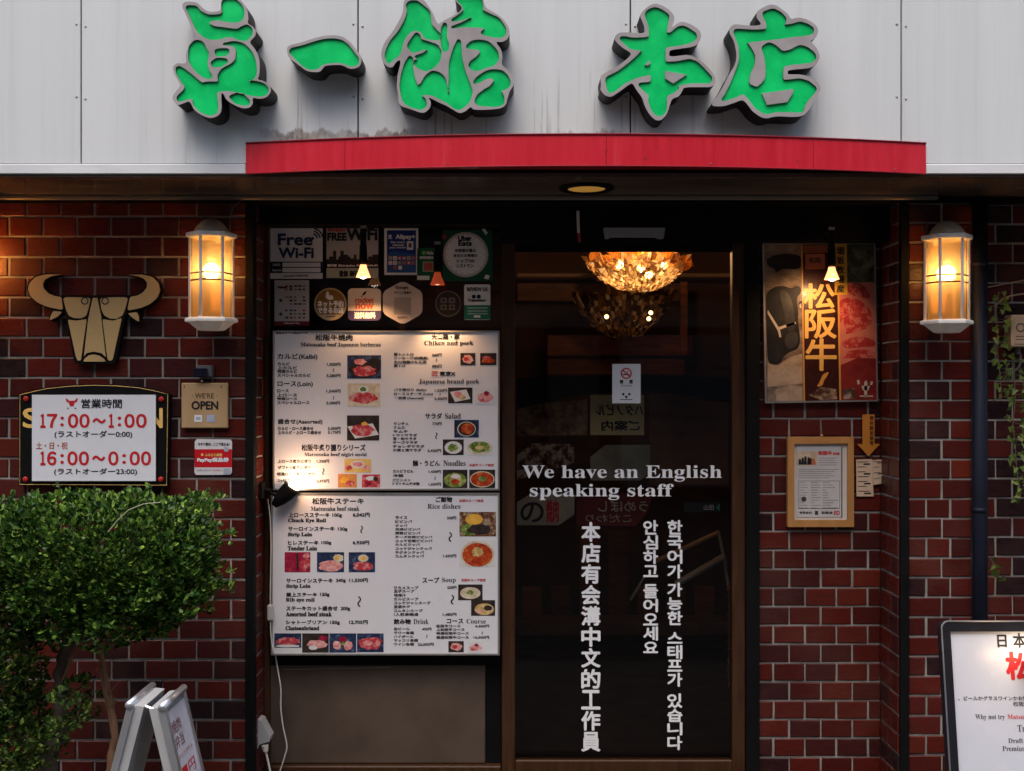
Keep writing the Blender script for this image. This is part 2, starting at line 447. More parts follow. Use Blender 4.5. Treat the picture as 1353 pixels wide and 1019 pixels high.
# the house over the way, what the door glass mirrors
t = thing('street_building', 'dark brown building across the street mirrored in the door glass', 'building', (0, -11, 0))
b = B(); b.box(-14, 14, -13, -11, 0, 8.2); b.build('facade', M('dark_render', (.09, .07, .055), .8, var=.25, scale=1.5), t)
for zf in (.2, 3.2, 5.8):
    for k in range(8):
        x0 = -12.4 + k * 3.2; h = 2.3 if zf < 1 else 1.5
        f = B(); f.box(x0, x0 + 2.2, -11, -10.95, zf, zf + h); fo = f.build('window', BLACK, t)
        g = B(); g.box(x0 + .08, x0 + 2.12, -10.95, -10.945, zf + .08, zf + h - .08); g.build('pane', M('dark_pane', (.02, .022, .025), .12, var=0), fo)
for x0, x1, col in ((-2.3, -.2, (.42, .41, .39)), (.5, 1.2, (.30, .22, .15)), (1.5, 3.2, (.36, .35, .34))):
    b = B(); b.box(x0, x1, -10.98, -10.9, .1, 2.2)
    for k in range(9): b.box(x0, x1, -10.9, -10.88, .2 + k * .22, .29 + k * .22)
    b.build('shutter', M('shutter_%d' % int(col[0] * 100), col, .5), t)
b = B(); b.box(-2.4, 3.4, -10.99, -10.85, 2.3, 2.72); b.build('signboard', M('cream_signboard', (.52, .46, .36), .5), t)
b = B(); b.box(-14, 14, -11, -10.4, 2.75, 2.95, bev=.02); b.build('canopy', M('canopy_grey', (.12, .11, .1), .6), t)

# ================================================================== BRICK WALLS
def brick_panel(b, tones, o, u, n, W, H, zanchor, ph, rows, rnd, j=.0075, dark=0.):
    u, n, o = Vector(u), Vector(n), Vector(o)
    zv = Vector((0, 0, 1))
    def pt(a, z, d): return o + u * a + zv * z + n * d
    q = [pt(0, 0, -.005), pt(W, 0, -.005), pt(W, H, -.005), pt(0, H, -.005)]
    b.add(q, [(0, 1, 2, 3)], MORTAR); tones.append(.5)
    k0 = math.floor((o.z - zanchor) / ph) - 1
    for k in range(k0, k0 + int(H / ph) + 4):
        z0, z1 = zanchor + k * ph + j / 2 - o.z, zanchor + (k + 1) * ph - j / 2 - o.z
        z0, z1 = max(z0, 0), min(z1, H)
        if z1 - z0 < .01: continue
        js = sorted(rows(k))
        js = [0 - j / 2] + [a for a in js if j < a < W - j] + [W + j / 2]
        for a, c in zip(js, js[1:]):
            a0, a1 = a + j / 2 + rnd.uniform(-.0013, .0013), c - j / 2 + rnd.uniform(-.0013, .0013)
            if a1 - a0 < .006: continue
            q_ = [rnd.uniform(-.001, .001) for _ in range(8)]
            e = .0026; d = rnd.uniform(-.0008, .0008); zz0 = z0 + rnd.uniform(-.0007, .0007); zz1 = z1 + rnd.uniform(-.0007, .0007)
            tl = rnd.uniform(-.0006, .0006)
            vs = [pt(a0, zz0, -.005), pt(a1, zz0, -.005), pt(a1, zz1, -.005), pt(a0, zz1, -.005),
                  pt(a0 + q_[0], zz0 + q_[1], d - e), pt(a1 + q_[2], zz0 + q_[3], d - e), pt(a1 + q_[4], zz1 + q_[5], d - e), pt(a0 + q_[6], zz1 + q_[7], d - e),
                  pt(a0 + e + q_[0], zz0 + e + q_[1], d + tl), pt(a1 - e + q_[2], zz0 + e + q_[3], d - tl), pt(a1 - e + q_[4], zz1 - e + q_[5], d - tl), pt(a0 + e + q_[6], zz1 - e + q_[7], d + tl)]
            fs = [(0, 1, 5, 4), (1, 2, 6, 5), (2, 3, 7, 6), (3, 0, 4, 7), (4, 5, 9, 8), (5, 6, 10, 9), (6, 7, 11, 10), (7, 4, 8, 11), (8, 9, 10, 11)]
            b.add(vs, fs, BRICK); tn = max(0, rnd.random() - dark * rnd.random()); tones += [tn] * 9
def run(ph0, pl, shift):
    return lambda k: [ph0 + (shift if k % 2 else 0) + i * pl for i in range(-40, 60)]
def finish_wall(b, tones, name, label):
    ob = b.build(name); tag(ob, label, 'wall')
    a = ob.data.attributes.new('tone', 'FLOAT', 'FACE'); a.data.foreach_set('value', tones); return ob
rnd = random.Random(3)
ph = .0698; za = Z(286.4)
b, tn = B(), []
x0 = -2.6; xl = X(325)
brick_panel(b, tn, (x0, 0, 0), (1, 0, 0), (0, -1, 0), xl - x0, ZS, za, ph, run(X(34.7) - x0, .118, -.0612), rnd, dark=.15)
xr = X(336)
brick_panel(b, tn, (xr, 0, 0), (0, 1, 0), (1, 0, 0), YR, ZS, za, ph, run(.06, .118, .059), rnd)
b.box(x0, xl - .004, .0065, .3, 0, ZS, MORTAR); tn += [.5] * 6
finish_wall(b, tn, 'brick_wall', 'dark red glazed brick wall behind the shrub and the gold bull head')
b, tn = B(), []
ph = .0683; za = Z(528.9)
xb = X(1186)
x0 = X(1000, YR)
brick_panel(b, tn, (x0, YR, 0), (1, 0, 0), (0, -1, 0), xb - x0, ZS, za, ph, run(X(1043, YR) - x0, .1145, .057), rnd)
brick_panel(b, tn, (xb, YR, 0), (0, -1, 0), (-1, 0, 0), YR, ZS, za, ph, run(.085, .118, .03), rnd)
x1 = X(1201)
brick_panel(b, tn, (x1, 0, 0), (1, 0, 0), (0, -1, 0), X(1284) - x1, ZS, za, ph,
            lambda k: [X(1244.7) - x1] if k % 2 else [X(1224.3) - x1, X(1256.2) - x1], rnd, dark=.1)
x2 = X(1303)
brick_panel(b, tn, (x2, .03, 0), (1, 0, 0), (0, -1, 0), 1.2, ZS, za, ph, run(X(1321) - x2, .118, .059), rnd, dark=.6)
b.box(xb + .006, x2 + 1.2, .036, .3, 0, ZS, MORTAR); tn += [.5] * 6
b.box(x0, xb, YR + .006, .3, 0, ZS, MORTAR); tn += [.5] * 6
finish_wall(b, tn, 'brick_wall', 'dark red glazed brick wall carrying the meat poster and the pillar beside the pipe')

# ================================================================== SIGN BOX OVER THE ENTRANCE
t = thing('sign_fascia', 'grey white metal panelled sign box overhanging the entrance, stained above the red band', 'fascia', (0, YF, ZS))
b = B(); b.box(-3, 3, YF + .02, .3, ZS + .006, 3.3); b.build('backing', BLACK, t)
seams = [-300, 107, 473, 833, 1191, 1560]
for a, c in zip(seams, seams[1:]):
    p = B(); p.box(X(a, YF) + .0022, X(c, YF) - .0022, YF, YF + .012, Z(217, YF) + .002, 3.2, bev=.0015); p.build('panel', PANEL, t)
for a, c in ((-300, 325), (1223, 1560)):
    p = B(); p.box(X(a, YF), X(c, YF), YF - .004, YF + .018, ZS, Z(217, YF), bev=.002); p.build('bottom_trim', M('white_trim', (.66, .665, .665), .5, var=.1, scale=6, stretch=(1, 1, 4)), t)
first = None
for sx in (107, 473, 833, 1191):
    for sy in (33, 129):
        for dx in (-6, 6):
            c = (X(sx + dx, YF), YF, Z(sy + (2 if dx > 0 else -1), YF))
            if first is None:
                p = B(); p.ball((0, 0, 0), .0042, 6, sq=(1, .5, 1)); first = p.build('screw', M('steel_screw', (.35, .34, .33), .5, .6), t, origin=(0, 0, 0)); s_ = first
            else: s_ = first.copy(); COL.objects.link(s_)
            s_.location = Vector(c) - Vector(parent_world(t))
b = B(); b.box(-3, 3, YF + .004, 0.0, ZS - .008, ZS + .004); b.build('soffit', M('brown_soffit', (.085, .062, .05), .22, var=.35, scale=3, stretch=(1, 6, 1)), t)
b = B(); b.box(X(-300), X(1235), -.035, -.012, ZS - .022, ZS - .0085, bev=.002); b.build('soffit_trim', M('dull_aluminium', (.22, .19, .16), .4, .5), t)
b = B(); b.box(-3, 3, -.011, YR, ZS - .03, ZS - .009); b.build('soffit_batten', BLACK, t)

# bowed red band
t2 = thing('red_canopy_band', 'bowed glossy red band over the entrance below the green characters', 'canopy', (X(775, YF), YF, ZS))
b = B(); n = 40; xa, xc = X(325.5, YF), X(1222.5, YF); zt, zb = Z(190, YF), ZS - .001
bulge = .125; pts = []
for i in range(n + 1):
    u = i / n; pts.append((xa + (xc - xa) * u, YF - .006 - bulge * (1 - (2 * u - 1) ** 2)))
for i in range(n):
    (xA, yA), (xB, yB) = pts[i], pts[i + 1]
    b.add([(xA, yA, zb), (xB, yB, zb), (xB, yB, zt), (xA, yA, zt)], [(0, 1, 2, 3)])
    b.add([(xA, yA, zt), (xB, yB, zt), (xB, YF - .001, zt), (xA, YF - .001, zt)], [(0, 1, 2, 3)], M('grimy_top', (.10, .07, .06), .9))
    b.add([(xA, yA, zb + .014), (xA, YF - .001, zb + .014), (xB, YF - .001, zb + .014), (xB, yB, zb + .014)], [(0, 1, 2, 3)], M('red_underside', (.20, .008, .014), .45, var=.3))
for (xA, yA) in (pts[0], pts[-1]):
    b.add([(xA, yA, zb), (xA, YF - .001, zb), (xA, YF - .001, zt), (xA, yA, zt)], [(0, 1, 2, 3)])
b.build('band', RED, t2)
p = B(); p.tube([(x, y - .001, zt) for x, y in pts], .0028, 6); p.build('top_edge', M('dark_red_edge', (.22, .01, .02), .4), t2)
p = B(); p.tube([(x, y - .001, zb) for x, y in pts], .0022, 6); p.build('bottom_edge', CACHE['dark_red_edge'], t2)
for k in (6, 21, 33):
    p = B(); x_, y_ = pts[k]; p.box(x_ - .0008, x_ + .0008, y_ - .0012, y_ + .002, zb + .002, zt - .002); p.build('seam', M('seam_red', (.30, .006, .014), .5), t2)
for k in (3, 12, 27, 38):
    p = B(); x_, y_ = pts[k]; p.ball((x_, y_ - .0005, zb + .009), .0028, 6, sq=(1, .5, 1)); p.build('rivet', M('rivet_grey', (.25, .12, .12), .5), t2)
for px in (500, 600, 1005):
    p = B(); xx = X(px + 20, YF)
    p.add([(xx - .03, YF - .03, zb + .012), (xx - .03, YF - .07, zb + .012), (xx + .03, YF - .07, zb + .012), (xx + .03, YF - .03, zb + .012)], [(0, 1, 2, 3)])
    p.build('tape_patch', M('old_tape', (.34, .20, .17), .6), t2)

t = thing('downlight', 'round recessed downlight glowing yellow in the soffit above the door', 'light', (X(775, -.187), -.187, ZS - .008))
c = Vector(t.location)
b = B(); b.lathe([(.064, -.001), (.088, -.001), (.09, -.006), (.084, -.010), (.064, -.009), (.062, -.001)], c, 32); b.build('rim', BLACK, t, True)
b = B(); b.lathe([(.001, -.0035), (.03, -.004), (.062, -.006), (.062, -.003), (.001, -.0028)], c, 32); b.build('diffuser', emit('downlight_glow', (.80, .42, .08), .16), t, True)

# ------------------------------------------------------------------ the raised green characters
CH = [
 ('green brush character nearest the left end of the sign box', 220, 0, 5.993,
  [(125,30),(150,12),(240,18),(262,40),(310,85),(350,95),(405,92),(430,80),(430,10),(455,-25),(540,-30),(590,0),(640,70),(650,150),(640,185),(690,215),(712,255),(700,290),(655,335),(690,375),(725,430),(740,500),(735,600),(720,630),(770,640),(825,680),(828,730),(790,775),(730,785),(680,772),(685,820),(660,855),(600,860),(530,830),(470,790),(455,745),(430,735),(440,880),(400,925),(340,938),(270,910),(215,870),(185,800),(130,820),(85,838),(45,785),(55,745),(105,690),(110,670),(60,590),(48,530),(80,500),(125,505),(160,500),(150,440),(175,360),(220,300),(235,285),(200,220),(150,110),(125,60)],
  [[(158,60),(170,50),(235,52),(265,95),(330,125),(390,125),(430,118),(450,100),(440,30),(460,-5),(540,-5),(590,40),(612,95),(600,150),(560,172),(480,168),(400,150),(335,165),(330,190),(370,215),(450,225),(560,240),(600,215),(640,200),(675,230),(670,280),(630,318),(580,312),(520,285),(460,290),(420,305),(350,310),(290,285),(240,235),(215,180),(185,110)],
   [(185,370),(225,325),(260,325),(290,345),(310,390),(330,420),(315,500),(330,560),(355,600),(340,622),(290,605),(230,555),(185,490),(178,430)],
   [(385,395),(485,388),(492,415),(460,440),(395,438)], [(355,495),(400,465),(470,470),(482,490),(430,525),(370,525)],
   [(440,350),(540,332),(610,350),(670,410),(700,480),(710,570),(690,620),(640,643),(700,648),(770,665),(805,705),(790,745),(740,758),(670,750),(600,735),(520,715),(450,712),(390,725),(395,790),(405,850),(390,895),(340,910),(270,880),(220,830),(215,790),(200,770),(150,785),(95,800),(85,770),(140,720),(155,685),(120,640),(85,580),(80,540),(100,530),(130,545),(190,590),(255,645),(285,665),(310,655),(420,655),(410,600),(440,550),(520,510),(555,470),(560,400),(545,365),(500,352)],
   [(500,765),(560,740),(600,745),(655,800),(650,825),(615,830),(550,815),(525,790)]], []),
 ('short green single stroke character, smallest of the green characters', 370, 30, 10.408,
  [(90,350),(130,310),(300,270),(450,220),(600,180),(740,170),(860,190),(960,260),(1040,360),(1110,450),(1125,540),(1090,610),(1000,640),(940,630),(870,590),(780,580),(640,590),(600,610),(570,660),(520,685),(400,675),(350,655),(240,570),(110,480)],
  [[(140,385),(170,355),(300,330),(480,270),(620,235),(760,232),(860,255),(930,310),(1000,400),(1070,490),(1075,540),(1040,580),(980,588),(920,570),(850,540),(740,540),(620,550),(560,580),(520,620),(450,635),(380,625),(300,570),(200,470),(145,415)]], []),
 ('largest and most intricate green brush character, above the hanging spot lamps', 495, 0, 6.174,
  [(235,30),(250,-10),(390,-15),(440,50),(480,115),(500,175),(520,200),(560,170),(640,130),(700,95),(715,60),(660,10),(650,-40),(880,-40),(900,60),(960,95),(1020,130),(1085,200),(1105,270),(1085,320),(1040,345),(985,340),(1030,400),(1045,460),(1035,530),(1090,570),(1125,630),(1140,690),(1100,745),(1085,800),(1070,860),(1020,890),(810,900),(785,870),(740,910),(690,928),(600,870),(520,835),(435,790),(460,830),(455,880),(410,920),(370,920),(290,890),(195,860),(190,760),(180,700),(185,620),(215,500),(195,490),(165,520),(150,550),(110,550),(65,510),(50,440),(75,350),(140,270),(200,170),(235,90)],
  [[(260,40),(290,12),(345,12),(380,40),(450,95),(455,200),(500,250),(532,280),(528,322),(460,318),(410,305),(385,255),(320,240),(270,270),(230,330),(205,440),(150,480),(115,515),(90,470),(95,420),(130,340),(200,260),(250,170),(275,90)],
   [(548,230),(570,190),(585,205),(580,310),(600,360),(595,410),(560,415),(545,340)],
   [(270,370),(310,310),(340,270),(365,290),(370,325),(450,350),(510,370),(540,420),(530,490),(490,540),(430,575),(370,560),(325,520),(318,500),(350,497),(358,480),(330,462),(400,440),(440,405),(420,395),(370,405),(320,425),(285,400)],
   [(285,460),(310,480),(305,560),(320,640),(345,705),(380,690),(420,620),(470,582),(530,598),(572,640),(588,720),(603,772),(614,650),(612,520),(640,420),(680,325),(697,335),(705,480),(735,590),(770,680),(795,750),(770,830),(700,890),(650,880),(600,835),(530,800),(470,770),(390,765),(375,785),(410,810),(420,860),(380,890),(300,870),(235,830),(210,720),(220,620),(250,520)],
   [(680,5),(670,-30),(860,-30),(880,50),(870,85),(950,125),(1010,150),(1060,220),(1068,270),(1040,300),(980,300),(920,285),(865,270),(905,240),(900,222),(820,215),(700,215),(612,228),(720,190),(795,145),(790,135),(700,160),(620,170),(690,125),(735,85),(720,40)],
   [(745,385),(790,340),(860,330),(930,345),(1000,420),(1010,480),(970,530),(900,548),(850,570),(800,568),(770,535),(790,500),(830,475),(870,430),(860,400),(800,395)],
   [(808,680),(830,640),(900,590),(960,572),(1040,580),(1085,625),(1105,680),(1080,720),(1020,735),(1050,790),(1050,840),(1010,865),(860,858),(820,835),(840,780),(900,735),(945,710),(985,660),(970,635),(920,630),(860,665)]], []),
 ('green tree shaped brush character over the middle of the door', 785, 0, 5.824,
  [(350,120),(370,90),(420,45),(470,25),(530,45),(590,85),(620,130),(610,180),(595,215),(640,180),(680,165),(750,190),(810,230),(828,280),(800,340),(760,362),(590,385),(578,400),(578,440),(720,420),(780,440),(860,500),(930,580),(935,640),(905,670),(860,672),(690,670),(675,710),(650,745),(600,760),(585,800),(560,880),(520,925),(480,930),(430,890),(390,820),(370,750),(330,700),(295,640),(270,650),(190,710),(130,750),(80,735),(45,690),(55,660),(45,590),(85,560),(180,510),(260,450),(290,410),(220,370),(165,320),(155,285),(190,250),(270,250),(360,258),(390,250),(385,200)],
  [[(395,115),(410,85),(465,60),(520,80),(575,120),(560,180),(550,260),(590,260),(640,215),(680,203),(720,220),(780,260),(785,295),(740,325),(650,345),(560,355),(540,380),(540,485),(640,480),(740,460),(790,480),(860,550),(905,600),(890,635),(780,632),(690,640),(640,655),(645,680),(615,705),(550,735),(552,850),(520,885),(485,885),(450,850),(425,780),(430,730),(380,690),(340,645),(445,638),(445,565),(330,590),(230,635),(165,690),(120,712),(105,680),(90,600),(180,560),(260,500),(340,430),(380,385),(340,380),(280,370),(235,330),(200,295),(225,285),(300,300),(400,295),(430,285),(428,200)]],
  [[(547,547),(713,575),(610,643),(547,605)], [(388,500),(430,465),(434,490),(410,506)]]),
 ('green brush character furthest right on the sign box, with a square box stroke inside', 925, 0, 5.994,
  [(445,100),(470,75),(550,35),(600,40),(650,75),(700,115),(720,155),(770,138),(840,150),(910,190),(940,240),(920,300),(870,328),(895,350),(930,390),(950,450),(930,500),(880,540),(700,555),(693,575),(695,590),(800,590),(880,610),(940,660),(960,710),(920,770),(890,800),(880,850),(820,920),(740,928),(600,920),(510,945),(420,890),(370,820),(335,790),(270,815),(180,845),(80,840),(130,770),(180,690),(230,590),(280,510),(290,430),(270,330),(230,260),(235,220),(270,190),(340,200),(410,205),(480,200),(480,180),(450,150)],
  [[(498,100),(580,72),(640,105),(680,150),(660,205),(720,200),(790,178),(850,195),(895,225),(890,262),(840,275),(740,285),(640,300),(500,315),(420,325),(360,335),(390,370),(430,440),(425,510),(385,600),(380,670),(450,700),(500,660),(525,620),(530,540),(515,440),(490,375),(545,342),(590,360),(650,415),(710,405),(790,362),(850,380),(905,425),(915,460),(880,490),(780,500),(690,510),(650,530),(650,640),(700,640),(790,628),(860,650),(920,700),(905,730),(850,790),(820,840),(810,885),(720,880),(600,880),(520,900),(440,850),(390,780),(345,735),(280,765),(170,798),(200,760),(250,660),(290,560),(320,470),(315,370),(290,300),(272,255),(280,235),(430,245),(530,238),(535,190),(510,140)]],
  [[(490,740),(740,705),(735,740),(690,810),(530,832)]])]
DEP = .095
for lab, ox, oy, s, outer, greens, isl in CH:
    Yf = YF - DEP
    o2 = smooth(zpts(outer, ox, oy, s, Yf), 2, .22)
    g2 = [grow(smooth(zpts(g, ox, oy, s, Yf), 2, .18), .0034) for g in greens]
    xs = [p[0] for p in o2]; zs = [p[1] for p in o2]
    t = thing('sign_character', lab, 'sign', ((min(xs) + max(xs)) / 2, YF, min(zs)), 'green sign characters')
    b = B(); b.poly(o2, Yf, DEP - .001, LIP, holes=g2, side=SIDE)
    # walls of the recesses are part of the lip
    for i in isl: b.poly(zpts(i, ox, oy, s, Yf), Yf - .0005, .008, LIP)
    b.build('shell', None, t)
    for g in g2:
        f = B(); f.poly(grow(g, .0012), Yf + .006, .003, GREEN); f.build('acrylic_face', None, t)

# ================================================================== STOREFRONT FRAMES
def struct(ob): ob['kind'] = 'structure'; return ob
YB = .075
b = B(); b.box(X(336), X(661, YB), YB, .3, Z(296, YB), ZS - .031); b.box(X(661, YB), X(1187), YB, .3, Z(318, YB), ZS - .031)
b.box(X(336), X(1187), YB - .012, YB, Z(264, YB), ZS - .031)
tag(b.build('header_beam', BLACK), 'black header beam over the window and door carrying the spot lamps', 'beam')
for px, lab in ((330.5, 'black metal corner strip where the left brick wall meets the menu window'), (1194, 'black metal corner strip between poster recess and lantern pillar')):
    b = B(); b.box(X(px - 5.5), X(px + 6), -.012, .03, .1, ZS - .031, bev=.003)
    tag(b.build('corner_strip', BLACK), lab, 'corner strip', 'corner strips at the recess edges')

tw = thing('display_window', 'dark brown framed shop window behind the stickers and menu boards', 'window', (X(505, YR), YR, .1))
b = B(); b.box(X(346, YR), X(357, YR), YR - .02, .3, .1, Z(297, YR), bev=.003); b.build('frame', DARKWOOD, tw)
b = B(); b.box(X(357, YR), X(662, YR), YR - .015, .3, .1, Z(1011, YR), bev=.003); b.build('bottom_rail', DARKWOOD, tw)
b = B(); b.box(X(349, YR), X(641, YR), YR + .012, YR + .03, Z(1010, YR), Z(880, YR), bev=.002); b.build('kick_panel', BROWN, tw)
b = B(); b.tube([(X(372 + i * 18, YR), YR + .011, Z(886 - i * .35 + random.uniform(-.4, .4), YR)) for i in range(9)], .0012, 5); b.build('panel_edge', M('worn_edge', (.30, .22, .15), .6), tw)
b = B(); b.box(X(641, YR), X(662, YR), YR + .02, YR + .06, Z(1010, YR), Z(866, YR)); b.build('side_board', BLACK, tw)
b = B(); b.box(X(357, YR), X(662, YR), YR + .012, YR + .04, Z(880, YR), Z(862, YR)); b.build('rail', BLACK, tw)
b = B(); b.add([(X(357, YR), YR + .008, Z(862, YR)), (X(662, YR), YR + .008, Z(862, YR)), (X(662, YR), YR + .008, Z(290, YR)), (X(357, YR), YR + .008, Z(290, YR))], [(0, 1, 2, 3)])
b.build('glass', GLASS, tw)
b = B(); b.box(X(346, YR), X(664, YR), .34, .36, .1, 2.1); b.build('back_board', M('dark_red_wood', (.05, .016, .008), .5, var=.4, scale=6, stretch=(1, 1, 6)), tw)

td = thing('glass_door', 'tall brown framed glass sliding door with white lettering in three languages', 'door', (X(824, YR), YR, .1))
for a, c in ((663, 680.5), (967, 984)):
    b = B(); b.box(X(a, YR), X(c, YR), YR - .012, YR + .035, .1, Z(320, YR), bev=.003); b.build('stile', DARKWOOD, td)
b = B(); b.box(X(680.5, YR), X(967, YR), YR - .008, YR + .03, .1, Z(1004, YR), bev=.003); b.build('bottom_rail', DARKWOOD, td)
b = B(); b.box(X(680.5, YR), X(967, YR), YR - .008, YR + .03, Z(332, YR), Z(320, YR)); b.build('top_rail', BLACK, td)
b = B(); YG = YR + .01
b.add([(X(680.5, YR), YG, Z(1004, YR)), (X(967, YR), YG, Z(1004, YR)), (X(967, YR), YG, Z(332, YR)), (X(680.5, YR), YG, Z(332, YR))], [(0, 1, 2, 3)]); b.build('glass', GLASS, td)
b = B(); YL = YG - .0012
b.text(serif('We have an English'), zbox((120, 457, 1168, 543), 660, 500, 3.979), YL, bold=.06)
b.text(serif('speaking staff'), zbox((160, 555, 915, 640), 660, 500, 3.979), YL, bold=.06)
for k, ch in enumerate('本店有会溝中文的工作員'):
    cy = 703 + k * 27.72; b.text(ch, (768.8, cy - 12.2, 792.6, cy + 12.2), YL, bold=.85)
def vert(chars, xa, xc, bold):
    for ch, y0, y1 in chars: b.text(ch, (xa, y0, xc, y1), YL, bold=bold)
vert([('한', 688, 706), ('국', 708, 725), ('어', 727, 744.5), ('가', 746.5, 764), ('가', 770.5, 788), ('능', 790, 805.5), ('한', 808, 825.5), ('스', 836, 850), ('태', 853, 870.5), ('프', 872.5, 887), ('가', 889.5, 907), ('있', 917, 935), ('습', 937, 953.5), ('니', 955, 971), ('다', 973, 990.5)], 882.3, 901, .65)
vert([('안', 688, 706), ('심', 708, 725.5), ('하', 727.5, 745), ('고', 747.5, 762), ('들', 772.5, 790), ('어', 792, 808.5), ('오', 811, 826), ('세', 828.5, 846), ('요', 848.5, 862.5)], 850.5, 868.8, .65)
b.build('lettering', VINYL, td)
b = B(); b.box(X(984, YR), X(1001.5, YR), YR - .03, YR + .2, .1, Z(320, YR), bev=.003); struct(b.build('door_jamb', BLACK))
b = B(); b.poly([(X(px, .07), Z(py, .07)) for px, py in ((797, 302), (878, 302), (876, 316), (868, 316), (866, 314), (806, 314), (804, 316), (799, 316))], .05, .024)
tag(b.build('door_sensor', M('grey_plastic', (.26, .26, .27), .5, var=.15)), 'grey door sensor on the black beam above the glass door', 'sensor')
t = thing('plastic_rod', 'thin white and red plastic rod hanging from the header beam beside the door sensor', 'rod', (X(764, .06), .06, Z(320, .06)))
b = B(); b.tube([(X(763.5, .06), .06, Z(279, .06)), (X(764.5, .06), .06, Z(308, .06))], .0052, 8); b.build('rod', M('white_plastic', (.58, .56, .55), .4), t)
b = B(); b.tube([(X(764.5, .06), .06, Z(308, .06)), (X(766, .06), .06, Z(320, .06))], .0048, 8); b.build('tip', M('red_plastic', (.40, .03, .05), .4), t)
# no smoking notice on the door glass
t = thing('door_notice', 'white paper notice with red no smoking symbol taped on the door glass', 'notice', (X(827, YG), YG - .002, Z(533, YG)))
Yn = YG - .003
b = B(); b.rect(809, 481, 846.5, 533, Yn, .0015); b.build('paper', WHITE, t)
b = B(); cx, cy = 827.5, 493.5
b.ring(cx, cy, 5.6, 7.4, Yn - .0004, mi=REDINK)
b.poly([(X(px, Yn), Z(py, Yn)) for px, py in ((822.2, 489.6), (823.4, 488.4), (833, 497.4), (831.8, 498.6))], Yn - .0006, mi=REDINK)
b.rect(822.5, 494.2, 832, 495.8, Yn - .0002, mi=INK); b.rect(829, 490, 830, 493.4, Yn - .0002, mi=INK)
b.text('禁', (819, 502, 823.5, 507), Yn - .0004, INK, .2); b.text('煙', (831.5, 502, 836, 507), Yn - .0004, INK, .2)
b.text('No Smoking', (820.5, 508.5, 834.5, 511.2), Yn - .0004, GREYINK)
for x, y in ((823.5, 521), (827.5, 524.5), (831.5, 521)): b.disc(x, y, 1.8, Yn - .0004, mi=INK, n=8)
b.rect(819.5, 527.6, 835.5, 528.6, Yn - .0004, mi=GREYINK)
b.build('print', None, t)

# ================================================================== INTERIOR SEEN THROUGH THE DOOR, WITH STAND-INS FOR REFLECTIONS
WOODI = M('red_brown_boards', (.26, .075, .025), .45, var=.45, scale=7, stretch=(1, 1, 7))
b = B(); xi0, xi1, yi = -.6, 1.7, 2.6
b.add([(xi0, yi, .1), (xi1, yi, .1), (xi1, yi, 2.5), (xi0, yi, 2.5), (xi0, .37, .1), (xi1, .37, .1), (xi1, .37, 2.5), (xi0, .37, 2.5)], [(0, 1, 2, 3), (4, 0, 3, 7), (1, 5, 6, 2)])
struct(b.build('interior_wall', M('dark_interior', (.085, .032, .016), .6, var=.4, scale=4)))
b = B(); b.box(xi0, xi1, .37, yi, .08, .1); struct(b.build('interior_floor', M('dark_floor', (.02, .012, .01), .4)))
b = B(); b.box(xi0, xi1, .37, yi, 2.5, 2.54); struct(b.build('interior_ceiling', M('dark_interior_ceiling', (.05, .03, .02), .6)))
def board(name, lab, cat, px0, py0, px1, py1, Y, mat, th=.03, group=None):
    b = B(); b.box(X(px0, Y), X(px1, Y), Y, Y + th, Z(py1, Y), Z(py0, Y), bev=.004); return tag(b.build(name, mat), lab, cat, group)
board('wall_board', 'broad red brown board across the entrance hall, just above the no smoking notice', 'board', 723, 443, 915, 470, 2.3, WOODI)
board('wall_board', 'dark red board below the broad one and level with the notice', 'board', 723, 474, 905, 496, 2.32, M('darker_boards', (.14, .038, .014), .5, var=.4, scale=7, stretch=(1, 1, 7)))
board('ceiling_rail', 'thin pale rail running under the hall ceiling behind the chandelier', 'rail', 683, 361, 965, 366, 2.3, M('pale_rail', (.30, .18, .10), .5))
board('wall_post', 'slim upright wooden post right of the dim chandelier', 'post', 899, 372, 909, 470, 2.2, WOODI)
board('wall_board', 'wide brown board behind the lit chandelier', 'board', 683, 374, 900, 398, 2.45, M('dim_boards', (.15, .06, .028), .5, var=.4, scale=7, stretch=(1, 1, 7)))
YC = .62
b = B(); pts = [(683, 500), (683, 541), (720, 532), (770, 522), (824, 517), (880, 520), (930, 526), (965, 531), (965, 500), (905, 496), (824, 494), (740, 497)]
b.poly([(X(x, YC), Z(y, YC)) for x, y in pts], YC, .04); tag(b.build('arched_valance', BLACK), 'black arched valance crossing the hall behind the no smoking notice', 'valance')
def hallsheet(lab, pts, Y, mat, texts=(), name='reflected_paper', cat='paper', group='papers behind the door'):  # papers set in the hall stand in for street signs reflected in the glass
    b = B(); b.poly([(X(x, Y), Z(y, Y)) for x, y in pts], Y, .006); o = b.build(name, mat); tag(o, lab, cat, group)
    if texts:
        b = B()
        for body, bx, m, bo, mir in texts: b.text(body, bx, Y - .002, m, bo, mirror=mir)
        b.build('lettering', None, o)
    return o
PALE = M('aged_paper', (.34, .29, .20), .7, var=.25, scale=12); PALE2 = M('green_grey_paper', (.20, .20, .15), .7, var=.35, scale=9)
BEIGE = food_mat('patterned_paper', [(.35, (.05, .02, .012)), (.5, (.20, .10, .05)), (.62, (.30, .20, .11))], 22)
hallsheet('brown patterned paper, a reflection stand-in, left of the yellowish directory board', [(683, 538), (776, 527), (776, 575), (683, 576)], .75, BEIGE)
hallsheet('yellowish stand-in for a reflected directory board with mirror reversed writing behind the door', [(780, 522), (851, 522), (851, 575), (780, 575)], .75, M('yellow_board', (.50, .44, .22), .6, var=.2, scale=8),
          [('ハタノビル', (788, 535, 850, 549), INK, .3, True), ('ご案内', (795, 556, 845, 569), INK, .4, True)], 'reflected_directory_board', 'board')
